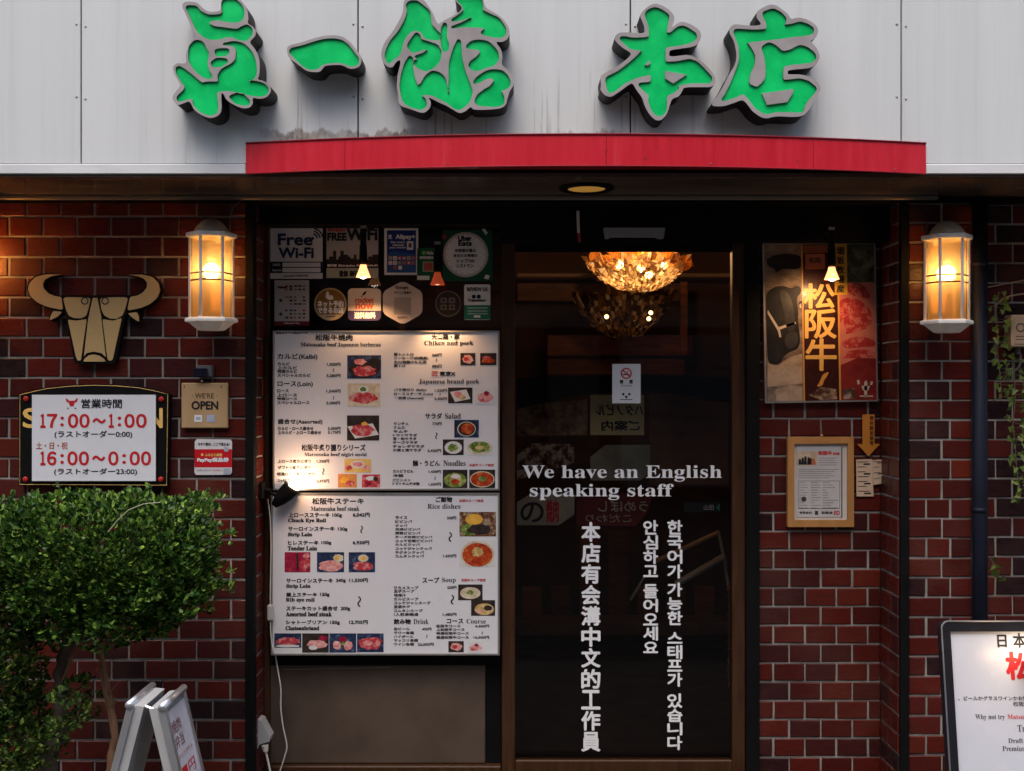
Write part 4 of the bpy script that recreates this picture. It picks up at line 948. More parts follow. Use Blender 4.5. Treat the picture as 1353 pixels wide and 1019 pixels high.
# ================================================================== MENU BOARDS
YM = .125
MENUW = M('menu_white', (.63, .61, .62), .28, var=.035, scale=4)
FRM = M('thin_silver_frame', (.45, .43, .40), .35, .8)
meat = food_mat('raw_meat', [(.3, (.30, .012, .02)), (.5, (.45, .05, .06)), (.62, (.62, .30, .28)), (.7, (.42, .03, .04))], 55)
pork = food_mat('pale_meat', [(.3, (.50, .10, .10)), (.5, (.62, .26, .24)), (.7, (.70, .48, .44))], 55)
deepm = food_mat('deep_red_meat', [(.3, (.16, .005, .02)), (.55, (.30, .012, .045)), (.75, (.42, .08, .10))], 40)
bluep = food_mat('blue_black_plate', [(.3, (.008, .010, .022)), (.55, (.02, .035, .085)), (.75, (.14, .18, .26))], 60)
blackp = food_mat('black_plate', [(.3, (.012, .009, .008)), (.7, (.05, .035, .03))], 40)
greens = food_mat('salad_greens', [(.3, (.02, .05, .012)), (.5, (.12, .20, .03)), (.7, (.45, .42, .16))], 70)
redsoup = food_mat('red_soup', [(.3, (.20, .012, .004)), (.55, (.42, .05, .012)), (.72, (.60, .22, .06))], 60)
noodles = food_mat('noodles', [(.3, (.30, .14, .03)), (.55, (.58, .40, .16)), (.75, (.70, .60, .38))], 60)
cream = food_mat('cream_soup', [(.3, (.40, .30, .18)), (.6, (.62, .54, .40))], 40)
bibim = food_mat('rice_bowl', [(.3, (.03, .015, .01)), (.5, (.16, .06, .03)), (.62, (.35, .30, .20)), (.75, (.10, .16, .04))], 70)
yolk = food_mat('egg_yolk', [(.3, (.60, .25, .02)), (.7, (.75, .45, .08))], 40)
plate = M('white_plate', (.60, .58, .56), .3, var=.06)
yel = food_mat('yellow_cloth', [(.3, (.60, .32, .04)), (.7, (.70, .52, .20))], 40)
orn = food_mat('orange_cloth', [(.3, (.55, .16, .03)), (.7, (.62, .30, .08))], 40)
#          background, [(kind, cx, cy, rx, ry, material)] in the unit square of the photograph
FOOD = {
 'kalbi': (bluep, [('e', .5, .6, .46, .38, blackp), ('b', .5, .68, .36, .24, meat), ('b', .38, .28, .2, .14, pork), ('b', .8, .3, .15, .2, blackp)]),
 'loin': (cream, [('b', .5, .62, .46, .26, meat), ('e', .48, .25, .17, .16, plate), ('b', .48, .25, .1, .1, greens)]),
 'mix': (blackp, [('q', .5, .62, .5, .3, plate), ('b', .48, .58, .38, .24, meat), ('b', .55, .33, .1, .08, yolk)]),
 'sushi': (yel, [('e', .5, .4, .26, .28, plate), ('b', .5, .4, .22, .2, pork), ('b', .15, .65, .14, .2, meat), ('b', .85, .65, .14, .2, pork)]),
 'sushi_orange': (orn, [('b', .35, .45, .24, .24, yolk), ('b', .65, .7, .25, .2, meat)]),
 'sushi_red': (meat, [('b', .5, .3, .28, .18, plate), ('b', .35, .7, .2, .18, deepm), ('b', .75, .35, .14, .2, blackp)]),
 'small_red': (blackp, [('b', .5, .5, .4, .36, pork), ('b', .4, .5, .2, .2, meat)]),
 'sausage': (blackp, [('b', .5, .62, .42, .22, redsoup), ('b', .4, .4, .3, .14, meat)]),
 'plate': (blackp, [('q', .5, .52, .42, .4, plate), ('b', .42, .45, .18, .2, pork), ('b', .6, .62, .14, .14, noodles)]),
 'pink': (plate, [('b', .5, .6, .44, .3, pork), ('b', .55, .35, .14, .14, deepm), ('b', .3, .75, .14, .1, meat)]),
 'kimchi': (bluep, [('e', .5, .52, .38, .42, cream), ('e', .5, .52, .34, .37, blackp), ('b', .54, .5, .26, .3, redsoup)]),
 'namul': (blackp, [('e', .5, .52, .42, .4, plate), ('b', .48, .52, .26, .26, greens)]),
 'salad': (plate, [('e', .5, .55, .48, .44, cream), ('b', .5, .5, .38, .36, greens), ('b', .5, .52, .18, .14, noodles)]),
 'noodle': (blackp, [('e', .5, .56, .46, .4, greens), ('e', .52, .45, .24, .24, noodles), ('b', .5, .66, .2, .14, redsoup), ('e', .52, .36, .18, .12, plate)]),
 'redbowl': (blackp, [('e', .5, .52, .48, .44, cream), ('e', .5, .52, .44, .39, redsoup), ('b', .5, .5, .16, .14, greens)]),
 'steak_deep': (deepm, [('b', .78, .62, .22, .3, meat), ('t', .5, .5, .05, .6, blackp), ('b', .85, .18, .14, .14, pork)]),
 'steak_pink': (bluep, [('b', .5, .68, .44, .28, pork), ('b', .78, .3, .2, .2, cream), ('e', .74, .28, .1, .1, yolk)]),
 'steak_tag': (bluep, [('b', .55, .7, .4, .24, meat), ('e', .55, .3, .2, .18, cream), ('e', .55, .3, .09, .1, yolk)]),
 'slab': (bluep, [('b', .5, .55, .47, .3, meat), ('b', .5, .88, .5, .1, plate)]),
 'slice': (blackp, [('b', .55, .55, .4, .22, pork), ('b', .4, .75, .18, .12, plate), ('e', .8, .25, .16, .14, deepm)]),
 'cuts': (bluep, [('b', .28, .6, .17, .24, pork), ('b', .7, .62, .17, .25, pork), ('e', .5, .3, .15, .14, deepm), ('b', .5, .52, .1, .1, greens)]),
 'round_meat': (bluep, [('b', .5, .52, .46, .36, meat), ('b', .4, .5, .2, .12, pork)]),
 'egg': (bibim, [('b', .25, .7, .22, .26, greens), ('b', .55, .72, .34, .22, blackp), ('e', .4, .3, .24, .22, yolk)]),
 'soup': (plate, [('e', .5, .55, .47, .52, cream), ('e', .5, .55, .42, .44, redsoup), ('b', .5, .45, .16, .18, noodles)]),
 'white_soup': (blackp, [('e', .5, .55, .42, .38, cream), ('b', .48, .5, .14, .16, greens)]),
 'broth': (blackp, [('e', .55, .58, .4, .38, noodles), ('b', .7, .5, .18, .18, blackp), ('b', .35, .72, .14, .12, pork)]),
}
def photo(parent, kind, bx, Y, rr):
    x0, y0, x1, y1 = bx; b = B(); bgm, items = FOOD[kind]; b.rect(x0, y0, x1, y1, Y, .0006, bgm)
    for k, (sh, cx, cy, rx, ry, m) in enumerate(items):
        n = 26 if sh == 'e' else 18; p = []
        if sh in 'qt': p = [(cx - rx, cy - ry * .6), (cx + rx * .6, cy - ry), (cx + rx, cy + ry * .5), (cx - rx * .5, cy + ry)]
        else:
            for i in range(n):
                a = i * math.tau / n; w_ = 1 if sh == 'e' else rr.uniform(.82, 1.1); p.append((cx + rx * w_ * math.cos(a), cy + ry * w_ * math.sin(a)))
        p = [(min(.99, max(.01, x)), min(.99, max(.01, y))) for x, y in p]
        b.poly([(X(x0 + (x1 - x0) * x, Y), Z(y0 + (y1 - y0) * y, Y)) for x, y in p], Y - .00018 * (k + 1), mi=m)
    return b.build('photo', None, parent)
def menu(lab, rect, ox, oy, s, heads, lines, reds, squig, photos, seed):
    t = thing('menu_board', lab, 'menu board', (X((rect[0] + rect[2]) / 2, YM), YM, Z(rect[3], YM)), 'menu boards on the shop window')
    x0, y0, x1, y1 = rect
    b = B(); b.rect(x0 + 1, y0 + 1, x1 - 1, y1 - 1, YM, .012); b.build('panel', MENUW, t)
    b = B()
    for q in ((x0, y0, x1, y0 + 2.2), (x0, y1 - 2.2, x1, y1), (x0, y0 + 2.2, x0 + 2.2, y1 - 2.2), (x1 - 2.2, y0 + 2.2, x1, y1 - 2.2)): b.rect(*q, YM - .004, .02)
    b.build('frame', FRM, t)
    e = YM - .0008; b = B()
    for body, bx, bold in heads: b.text(body, zbox(bx, ox, oy, s), e, INK, bold)
    b.build('heading', None, t)
    b = B()
    for body, bx in lines:
        b.text(body, zbox(bx, ox, oy, s), e, INK if bx[3] - bx[1] > 19 else GREYINK, .26 if bx[3] - bx[1] > 18 else .2)
    for x, y, h in squig: b.text('〜', zbox((x - h * .16, y - h / 2, x + h * .16, y + h / 2), ox, oy, s), e, INK, .25, rot=True)
    b.build('lettering', None, t)
    if reds:
        b = B()
        for body, bx in reds: b.text(body, zbox(bx, ox, oy, s), e, REDINK, .1)
        b.build('red_lettering', None, t)
    rr = random.Random(seed)
    for k, bx in photos: photo(t, k, zbox(bx, ox, oy, s), YM - .0008, rr)
    return t
def L(rows, price=None): return [(r[0], r[1:5]) for r in rows]
S_ = serif
menu('white menu board with yakiniku and salad lists, upper of the two boards', (360.5, 437, 660, 648), 340, 430, 4.1,
 [('松阪牛焼肉', (315,50,515,82), .3), (S_('Matsusaka beef Japanese barbecue'), (235,93,668,120), .05), ('カルビ(Kalbi)', (110,153,325,188), .22), ('ロース(Loin)', (110,305,300,335), .22), ('盛合せ(Assorted)', (112,508,352,538), .22),
  ('松阪牛炙り握りシリーズ', (240,645,585,680), .25), (S_('Matsusaka beef nigiri sushi'), (255,690,592,714), .05), ('大山鶏・豚', (945,48,1095,75), .25), (S_('Chiken and pork'), (905,83,1170,112), .05), ('東京X', (988,250,1072,274), .3), (S_('Japanese brand pork'), (875,292,1203,322), .05),
  ('サラダ', (910,476,1000,506), .25), (S_('Salad'), (1016,476,1102,506), .05), ('麺・うどん', (842,732,988,762), .25), (S_('Noodles'), (1008,732,1128,762), .05)],
 L([('カルビ',110,200,175,217),('上カルビ',110,221,215,238),('特選カルビ',110,241,215,258),('スペシャルカルビ',110,262,288,280),('1,320円',378,203,450,220),('5,280円',375,264,450,281),
  ('ロース',108,347,170,363),('上ロース',108,369,215,385),('特選ロース',108,390,215,405),('スペシャルロース',108,411,282,428),('1,540円',375,348,450,365),('5,280円',375,413,447,430),
  ('カルビ・ロース盛合せ',112,550,303,568),('上カルビ・上ロース盛合せ',112,572,345,590),('3,300円',383,551,450,568),('5,170円',383,572,450,589),
  ('上ロース炙りにぎり',112,728,290,746),('ザブトン炙りにぎり',112,762,288,780),('特選ロース炙りにぎり',108,797,310,815),('ユッケにぎり',110,832,190,850),('1,320円',322,728,388,746),('2,475円',322,835,388,853),
  ('豚トントロ',740,150,845,165),('ソーセージ(四種盛)',740,170,925,186),('大山地鶏のもも肉',740,191,915,207),('豚トロ',740,211,800,226),('660円',948,152,998,168),('880円',948,213,998,229),
  ('バラ薄切り (Belly)',740,342,915,358),('ロースステーキ (Loin)',740,365,950,381),('一枚焼 (Assorted)',745,386,900,403),('1,320円',962,345,1027,361),('3,300円',960,390,1027,406),
  ('サンチュ',738,525,818,540),('ナムル',738,546,800,561),('キムチ',738,568,815,582),('トマトサラダ',735,588,865,602),('豆・和サラダ',735,607,862,622),('チーズサラダ',735,627,868,642),('チョレギサラダ',735,648,905,663),('大根と海サラダ',735,668,888,684),('770円',948,525,998,541),('2,420円',922,671,995,688),
  ('カルビうどん',735,782,845,798),('冷麺',735,806,790,822),('ビビンメン',735,830,830,845),('トマトキムチ冷麺',733,850,878,866),('1,430円',928,785,993,801),('1,650円',928,853,993,869),('価格はすべて税込みです',100,36,275,46)]),
 [('匠', (945,248,980,275)), ('松阪牛スープ使用', (1148,750,1280,764))],
 [(413,243,18),(413,393,18),(357,792,34),(970,598,34),(990,375,16),(963,828,18),(970,188,16)],
 [('kalbi',(487,162,670,288)),('loin',(490,315,665,440)),('mix',(486,488,660,624)),('sushi',(472,724,616,797)),('sushi_orange',(437,805,538,878)),('sushi_red',(566,808,665,878)),('small_red',(1100,150,1180,216)),('sausage',(1207,150,1295,216)),('plate',(1033,337,1165,422)),('pink',(1180,337,1290,427)),
  ('kimchi',(1067,512,1200,608)),('namul',(1005,618,1118,703)),('salad',(1133,618,1277,703)),('noodle',(1005,782,1138,882)),('redbowl',(1148,782,1288,882))], 1)
menu('white menu board with steak, rice and soup lists, lower of the two boards', (358, 651.5, 660, 866), 340, 640, 4.1,
 [('松阪牛ステーキ', (298,75,575,108), .3), (S_('Matsusaka beef steak'), (290,120,552,144), .05), ('ご飯物', (967,68,1055,97), .3), (S_('Rice dishes'), (922,106,1100,133), 0), ('スープ', (895,505,985,533), .25), (S_('Soup'), (1000,505,1075,537), 0), ('飲み物', (740,730,830,757), .35), (S_('Drink'), (846,730,928,757), 0), ('コース', (1027,730,1115,753), .25), (S_('Course'), (1133,730,1238,755), 0)],
 L([('上ロースステーキ',170,154,390,178),('100g',407,158,458,180),('6,042円',518,155,608,177),(S_('Chuck Eye Roll'),167,186,372,210),('サーロインステーキ',167,230,417,252),('120g',437,234,487,254),(S_('Strip Loin'),167,262,296,286),('ヒレステーキ',167,306,330,328),('100g',348,308,400,328),('6,930円',518,306,605,327),(S_('Tender Loin'),165,336,323,358),
  ('サーロインステーキ',157,511,408,533),('240g',427,512,478,533),('11,550円',498,510,598,531),(S_('Strip Loin'),157,542,287,565),('極上ステーキ',157,587,322,609),('120g',340,588,390,609),(S_('Rib eye roll'),155,616,310,640),('ステーキカット盛合せ',157,660,434,684),('200g',452,664,502,686),(S_('Assorted beef steak'),155,692,402,715),('シャトーブリアン',155,736,377,759),('150g',395,740,446,761),('12,705円',498,737,597,758),(S_('Chateaubriand'),153,769,335,790),
  ('ライス',748,172,812,188),('ビビンバ',748,194,838,209),('クッパ',748,217,812,230),('石焼ビビンバ',748,237,882,250),('野菜ビビンバ',748,257,882,272),('チーズ石焼ビビンバ',748,279,948,292),('ユッケ石焼ビビンバ',748,299,948,314),('カルビクッパ',748,320,880,333),('ユッケジャンクッパ',748,341,945,356),('テグタンクッパ',748,362,902,376),('コムタンクッパ',748,382,902,397),('330円',1028,174,1077,191),('1,650円',1007,380,1077,397),
  ('ワカメスープ',740,552,872,569),('玉子スープ',740,572,850,587),('味噌汁',742,593,805,609),('カルビスープ',740,614,872,629),('ユッケジャンスープ',740,635,938,651),('豆腐チゲ',740,656,828,671),('コムタンスープ',740,677,895,692),('1人前参鶏湯',740,697,872,713),('550円',1030,551,1078,568),('1,485円',1005,697,1078,714),
  ('生ビール',740,776,825,790),('サワー各種',740,797,848,812),('ハイボール',740,818,845,832),('マッコリ各種',740,838,870,853),('ワイン各種',740,859,848,874),('495円',893,777,942,792),('22,000円',870,860,955,876),
  ('松阪牛コース',970,760,1100,776),('上松阪牛コース',970,780,1122,795),('特選松阪牛コース',970,800,1145,815),('極選松阪牛コース',970,822,1145,837),('6,600円',1182,761,1255,776),('16,500円',1172,822,1255,837)]),
 [('松阪牛スープ使用', (1095,82,1223,97)), ('松阪牛スープ使用', (1105,512,1235,527))],
 [(565,245,40),(552,635,56),(1045,285,52),(1057,625,52),(918,823,16),(1218,806,16)],
 [('steak_deep',(148,368,287,476)),('steak_pink',(323,368,470,476)),('steak_tag',(495,368,638,476)),('slab',(92,808,238,885)),('slice',(243,808,387,912)),('cuts',(390,808,536,912)),('round_meat',(540,808,684,910)),('egg',(1095,150,1293,282)),('soup',(1095,302,1290,448)),('white_soup',(1088,543,1220,628)),('broth',(1158,628,1288,712)),('small_red',(1035,850,1118,910)),('pink',(1142,850,1222,910))], 2)

# clip lamp on the left edge of the boards
def clip_lamp(lab, px, py, Y, flip, group=None):
    t = thing('clip_lamp', lab, 'lamp', (X(px, Y), Y, Z(py, Y)))
    s = (D + Y) / F; c = Vector(t.location); f = -1 if flip else 1
    def P(dx, dy, dz=0.): return c + Vector((f * dx * s, dz, -dy * s))
    b = B(); b.tube([P(-30, -1), P(-12, 3)], .009, 10); b.box(*sorted((P(-34, 0).x, P(-20, 0).x)), Y - .02, Y + .05, P(0, 14).z, P(0, -9).z, bev=.006); b.build('clamp', BLACK, t)
    b = B(); b.tube([P(-8, 22, .0), P(0, 14, .0), P(8, 6, .0), P(14, 0, .0), P(16, -3, .0)], [.012, .024, .030, .031, .033], 18); b.build('head', BLACK, t, True)
    b = B(); b.tube([P(-14, 4), P(-2, 12)], .006, 8); b.build('joint', BLACK, t)
    b = B(); b.ball(P(20, -6), .024, 12); b.build('bulb', emit('clip_bulb', (1, .78, .50), 14), t, True)
    return t
YK = .085
t = clip_lamp('black clip lamp shining along the left edge of the menu boards', 370, 646, YK, False)
lamp('clip_lamp_light', (X(402, YK), .04, Z(630, YK)), .6, (1, .52, .26), t, .012)

# three spot lamps on black rods under the header
def spot_lamp(lab, px, ytop, ybulb, Y, lit, aim, wt=2.4, off=0.):
    t = thing('spot_lamp', lab, 'lamp', (X(px, Y), Y, Z(ybulb, Y)), 'small spot lamps under the header beam'); s = (D + Y) / F
    x, z = t.location.x, t.location.z
    zt = Z(ytop, Y)
    b = B(); b.tube([(x, Y, zt), (x, Y, z + 22 * s)], .011, 12); b.tube([(x, Y, z + 34 * s), (x, Y, z + 10 * s)], [.013, .015], 14); b.box(x - .008, x + .008, Y - .012, YB, zt - .012, zt + .006); b.build('rod', BLACK, t)
    b = B(); b.rect(px - 4, ytop - 1, px + 4, ytop + 3, Y - .0125, .001); b.build('label_plate', M('grey_label', (.22, .22, .22), .5), t)
    prof = [(.011, 8 * s), (.013, 4 * s), (.020, -3 * s), (.025, -7.5 * s), (.0255, -8.5 * s), (.0235, -8.3 * s), (.018, -3 * s), (.010, 3 * s)]
    b = B(); b.lathe(prof, (x, Y, z), 20); b.build('shade', emit('lit_glass_shade', (1, .40, .16), 1.6) if lit else emit('dim_glass_shade', (.6, .08, .025), .22), t, True)
    b = B(); b.ball((x, Y - .004, z - 4.5 * s), .0165 if lit else .012, 12); b.build('bulb', emit('spot_bulb', (1, .84, .66), 9) if lit else emit('dim_spot_bulb', (1, .45, .22), .9), t, True)
    lamp('spot_lamp_light', (x, Y + off, z - (16 + off * 420) * s), wt, (1, .56, .26), t, .008, 120, aim)
    return t
YP = .03
a1 = spot_lamp('lit spot lamp in front of the skyline poster', 480, 299, 358, YP, True, (X(480), YM, Z(450)), 2.4, .03)
a2 = spot_lamp('dim orange spot lamp in front of the round award label', 578, 320, 368, YP, False, (X(585), YM, Z(455)), 3.4, .058)
a3 = spot_lamp('lit spot lamp in front of the meat poster', 1099, 301, 361, -.02, True, (X(1085), YR, Z(430)), 2.6)

# cables at the window
def cable(name, lab, pts, Y, r, mat, cat='cable', yoff=None):
    P = [Vector((X(x, Y), Y + (yoff or 0), Z(y, Y))) for x, y in pts]; Q = []
    for i in range(len(P) - 1):
        p0, p1, p2, p3 = P[max(i - 1, 0)], P[i], P[i + 1], P[min(i + 2, len(P) - 1)]
        for k in range(6):
            u = k / 6
            Q.append(.5 * ((2 * p1) + (p2 - p0) * u + (2 * p0 - 5 * p1 + 4 * p2 - p3) * u * u + (3 * p1 - p0 - 3 * p2 + p3) * u ** 3))
    Q.append(P[-1]); b = B(); b.tube(Q, r, 6); return tag(b.build(name, mat, None, True), lab, cat)
cable('power_cable', 'ivory cable hanging from the lower menu board down the brown panel', [(364, 866), (367, 885), (371, 910), (371, 935), (374, 960), (379, 985), (376, 1000), (369, 1022)], .15, .0028, WCABLE)
c2 = cable('lamp_cable', 'thin ivory cable with inline switch beside the menu boards, from the clip lamp', [(354, 660), (357, 685), (358, 720), (357.5, 760), (357, 800), (358, 840), (362, 864)], .11, .0022, WCABLE)
b = B(); b.box(X(353.5, .11), X(361, .11), .10, .118, Z(820, .11), Z(799, .11), bev=.004); b.build('switch', M('clear_plastic', (.42, .40, .38), .35), c2)
t = thing('power_adapter', 'grey power box with ivory plug low beside the brown panel', 'power box', (X(346, .06), .06, Z(990, .06)))
b = B(); q = [(336, 950), (345, 953), (357, 975), (356, 980), (342, 984), (339, 996), (336, 996)]
b.poly([(X(x, .05), Z(y, .05)) for x, y in q], .05, .06); b.build('box', M('grey_abs', (.33, .33, .33), .45, var=.1), t)
b = B(); b.tube([(X(350, .06), .06, Z(984, .06)), (X(351, .06), .06, Z(993, .06))], [.013, .009], 10); b.build('plug', WCABLE, t)
b = B(); b.tube([(X(351, .06), .06, Z(992, .06)), (X(354, .06), .06, Z(1005, .06)), (X(358, .06), .06, Z(1024, .06))], .004, 6); b.build('lead', WCABLE, t)

# ================================================================== MEAT POSTER
ox, oy, s = 980, 230, 3.287; YT = YR - .022
t = thing('meat_poster', 'framed poster with black cattle, gold characters and marbled meat in the brick recess', 'poster', (X(1084, YT), YR, Z(532, YT)))
def pq(b, pts, m, k=0): b.poly(zpts(pts, ox, oy, s, YT), YT - k * .00022, mi=m)
b = B(); b.poly(zpts([(97,306),(575,303),(587,981),(108,988)], ox, oy, s, YT), YT + .004, .012, M('poster_paper', (.30, .20, .14), .3))
b.build('paper', None, t)
b = B()
for q in ([(90,299),(581,296),(575,303),(97,306)], [(575,303),(581,296),(593,988),(587,981)], [(108,988),(587,981),(593,988),(102,996)], [(90,299),(97,306),(108,988),(102,996)]): b.poly(zpts(q, ox, oy, s, YT - .004), YT - .004, .022, FRM)
b.build('frame', None, t)
pst = food_mat('pasture_print', [(.3, (.07, .045, .03)), (.55, (.17, .12, .085)), (.75, (.30, .24, .19))], 14, (1, 1, 2.5))
hide = food_mat('black_hide_print', [(.3, (.006, .005, .006)), (.6, (.014, .013, .014)), (.8, (.04, .037, .037))], 13)
rockp = food_mat('pale_rock_print', [(.3, (.20, .14, .09)), (.6, (.36, .28, .20)), (.8, (.14, .10, .07))], 18)
b = B()
pq(b, [(97,306),(262,305),(266,985),(108,987)], pst, 0)
pq(b, smooth([(105,372),(140,352),(190,345),(240,350),(258,360),(258,405),(240,415),(175,412),(165,418),(150,430),(142,412),(115,400)], 1), hide, 1)
pq(b, smooth([(104,530),(118,505),(150,488),(185,486),(212,498),(238,484),(256,492),(258,515),(238,540),(246,590),(244,640),(252,690),(254,735),(240,762),(212,772),(185,790),(172,818),(150,832),(113,822),(108,700)], 2), hide, 2)
pq(b, smooth([(160,505),(195,505),(222,560),(232,640),(226,690),(196,680),(184,600)], 2), M('nose_bridge_print', (.022, .020, .021), .4, var=.5, scale=45), 3)
pq(b, [(113,590),(160,665),(232,642),(236,650),(166,676),(172,708),(164,710),(156,680),(112,606)], M('rope_print', (.40, .34, .27)), 3)
pq(b, smooth([(246,560),(262,548),(264,575),(250,590)], 1), hide, 3)
pq(b, [(250,568),(258,562),(260,580),(252,584)], CACHE['rope_print'] if 'rope_print' in CACHE else hide, 4)
pq(b, smooth([(196,690),(238,682),(248,720),(232,756),(200,760),(184,730)], 2), M('muzzle_print', (.030, .027, .027), .4, var=.3, scale=40), 4)
pq(b, [(112,820),(160,830),(210,795),(262,780),(264,915),(112,925)], rockp, 2)
pq(b, [(112,925),(264,912),(265,984),(113,986)], food_mat('dark_field_print', [(.35, (.05, .035, .025)), (.6, (.22, .17, .13))], 16), 2)
pq(b, [(150,935),(210,915),(262,925),(264,984),(150,986)], rockp, 3)
b.build('cattle_photo', None, t)
b = B(); mar = M('poster_maroon', (.032, .009, .007), .3, var=.2)
pq(b, [(262,305),(415,304),(425,983),(268,985)], mar, 1)
gl = M('poster_gold', (.46, .22, .05), .35)
for q in ([(258,305),(264,305),(275,985),(268,985)], [(412,304),(420,304),(432,982),(424,982)]): pq(b, q, gl, 3)
pq(b, [(275,348),(360,347),(362,414),(277,415)], M('poster_terracotta', (.25, .065, .035)), 2)
pq(b, [(268,310),(412,309),(413,342),(268,346)], food_mat('poster_rust', [(.4, (.11, .03, .018)), (.65, (.20, .06, .03))], 12), 2)
b.text('松阪', zbox((292, 362, 345, 386), ox, oy, s), YT - .001, INK, .25)
pq(b, [(292,960),(345,925),(410,935),(415,978),(345,982)], food_mat('ink_scene_print', [(.4, (.05, .02, .012)), (.55, (.30, .20, .13))], 20), 2)
pq(b, smooth([(325,925),(340,900),(352,870),(380,858),(370,880),(358,895),(350,920)], 1), gl, 3)
b.build('centre_band', None, t)
b = B()
for ch, bx in (('松', (270, 478, 402, 582)), ('阪', (277, 588, 410, 712)), ('牛', (280, 718, 410, 852))): b.text(ch, zbox(bx, ox, oy, s), YT - .0014, M('poster_gold_letters', (.58, .34, .09), .4), 1.0)
b.build('gold_lettering', None, t)
b = B(); pq(b, [(401,306),(456,305),(459,524),(404,526)], M('poster_yellow', (.50, .27, .03), .35), 4)
for k, ch in enumerate('堀坂牧場産'): b.text(ch, zbox((413, 318 + k * 41, 445, 350 + k * 41), ox, oy, s), YT - .0016, INK, .4)
b.build('yellow_strip', None, t)
leafp = food_mat('leaf_print', [(.3, (.012, .012, .008)), (.5, (.05, .055, .03)), (.7, (.16, .15, .10))], 24)
marble = food_mat('marbled_meat_print', [(.3, (.20, .012, .014)), (.5, (.30, .03, .028)), (.6, (.42, .13, .10)), (.72, (.22, .015, .016))], 48)
darkm = food_mat('dark_meat_print', [(.3, (.10, .008, .008)), (.7, (.20, .02, .015))], 14)
fat = M('fat_print', (.38, .12, .09), .35, var=.12, scale=25)
b = B()
pq(b, [(420,304),(575,303),(580,470),(422,472)], leafp, 1)
pq(b, [(422,472),(580,470),(587,981),(432,982)], fat, 1)
pq(b, smooth([(459,478),(500,470),(545,495),(562,530),(550,545),(500,535),(460,515)], 2), marble, 2)
pq(b, smooth([(423,545),(470,535),(520,550),(560,590),(570,640),(540,675),(480,690),(428,700),(424,620)], 2), marble, 2)
pq(b, smooth([(426,645),(440,650),(455,675),(450,700),(428,705)], 1), fat, 3)
pq(b, smooth([(428,730),(470,710),(530,705),(582,725),(583,750),(520,752),(450,760)], 2), marble, 2)
pq(b, smooth([(430,800),(460,770),(520,760),(584,775),(584,800),(500,800)], 1), marble, 2)
pq(b, [(429,830),(500,800),(584,800),(587,981),(432,982)], darkm, 2)
pq(b, [(438,938),(490,930),(494,975),(442,978)], food_mat('tiny_scene_print', [(.45, (.05, .03, .02)), (.6, (.34, .25, .2))], 30), 3)
for q in ([(500,896),(510,893),(513,912),(503,915)], [(560,900),(570,902),(566,918),(557,915)], [(520,920),(556,920),(550,940),(526,940)], [(532,905),(540,895),(546,905),(543,970),(532,970)], [(512,962),(570,962),(570,968),(512,968)]): pq(b, q, CACHE['rope_print'], 3)
b.build('meat_photo', None, t)

# ================================================================== WOOD FRAMED CERTIFICATE, ARROW, LABELS
ox, oy, s = 980, 510, 3.287; Yc = YR - .024
t = thing('picture_frame', 'golden wood picture frame with printed certificate on the brick below the poster', 'frame', (X(1085, Yc), YR, Z(697, Yc)))
for k, q in enumerate(([(200,222),(487,222),(462,250),(229,252)], [(487,222),(488,613),(462,583),(462,250)], [(200,613),(229,583),(462,583),(488,613)], [(200,222),(229,252),(229,583),(200,613)])):
    b = B(); b.poly(zpts(q, ox, oy, s, Yc), Yc, .022, WOODF)
    b.build('rail', None, t)
b = B(); b.rect(ox + 229 / s, oy + 252 / s, ox + 462 / s, oy + 583 / s, Yc + .012, .004, M('mount_paper', (.56, .50, .44), .35)); b.build('mount', None, t)
Yp = Yc + .010
b = B(); b.rect(ox + 238 / s, oy + 262 / s, ox + 432 / s, oy + 570 / s, Yp, .001, M('certificate_paper', (.50, .47, .45), .35)); e = Yp - .0006
b.rect(ox + 433 / s, oy + 265 / s, ox + 437 / s, oy + 572 / s, e, 0, GREYINK)
b.text('松阪牛', zbox((333, 283, 392, 300), ox, oy, s), e, REDINK, .3); b.text('証明書', zbox((397, 289, 425, 300), ox, oy, s), e, REDINK, .1)
b.text('1', zbox((314, 285, 320, 300), ox, oy, s), e, GREYINK)
rr = random.Random(12)
for y in list(range(312, 350, 10)):
    b.rect(ox + 335 / s, oy + y / s, ox + rr.randint(395, 425) / s, oy + (y + 3) / s, e, 0, M('faint_ink', (.28, .26, .25)))
for y in range(362, 405, 9): b.rect(ox + 246 / s, oy + y / s, ox + rr.randint(380, 425) / s, oy + (y + 3) / s, e, 0, CACHE['faint_ink'])
for y in range(418, 530, 11):
    for x0, x1 in ((250, 290), (300, 345), (352, 420)): b.rect(ox + x0 / s, oy + y / s, ox + rr.randint(x0 + 15, x1) / s, oy + (y + 3) / s, e, 0, CACHE['faint_ink'])
for x in (246, 425): b.rect(ox + x / s, oy + 412 / s, ox + (x + 1.5) / s, oy + 532 / s, e, 0, GREYINK)
for y in (412, 532): b.rect(ox + 246 / s, oy + y / s, ox + 426 / s, oy + (y + 1.5) / s, e, 0, GREYINK)
b.disc(ox + 270 / s, oy + 492 / s, 3.6, e - .0003, mi=GREYINK, n=9); b.text('有限会社', zbox((250, 545, 305, 556), ox, oy, s), e, GREYINK, .1); b.rect(ox + 318 / s, oy + 543 / s, ox + 332 / s, oy + 560 / s, e, 0, GREYINK); b.text('協議会', zbox((345, 545, 395, 556), ox, oy, s), e, GREYINK, .1); b.text('印', zbox((400, 542, 424, 562), ox, oy, s), e, REDINK, .2)
b.build('certificate', None, t)
b = B(); x0, y0, x1, y1 = zbox((240, 285, 327, 345), ox, oy, s); b.rect(x0, y0, x1, y1, e - .0003, 0, food_mat('certificate_photo', [(.35, (.40, .28, .18)), (.6, (.55, .42, .30))], 30))
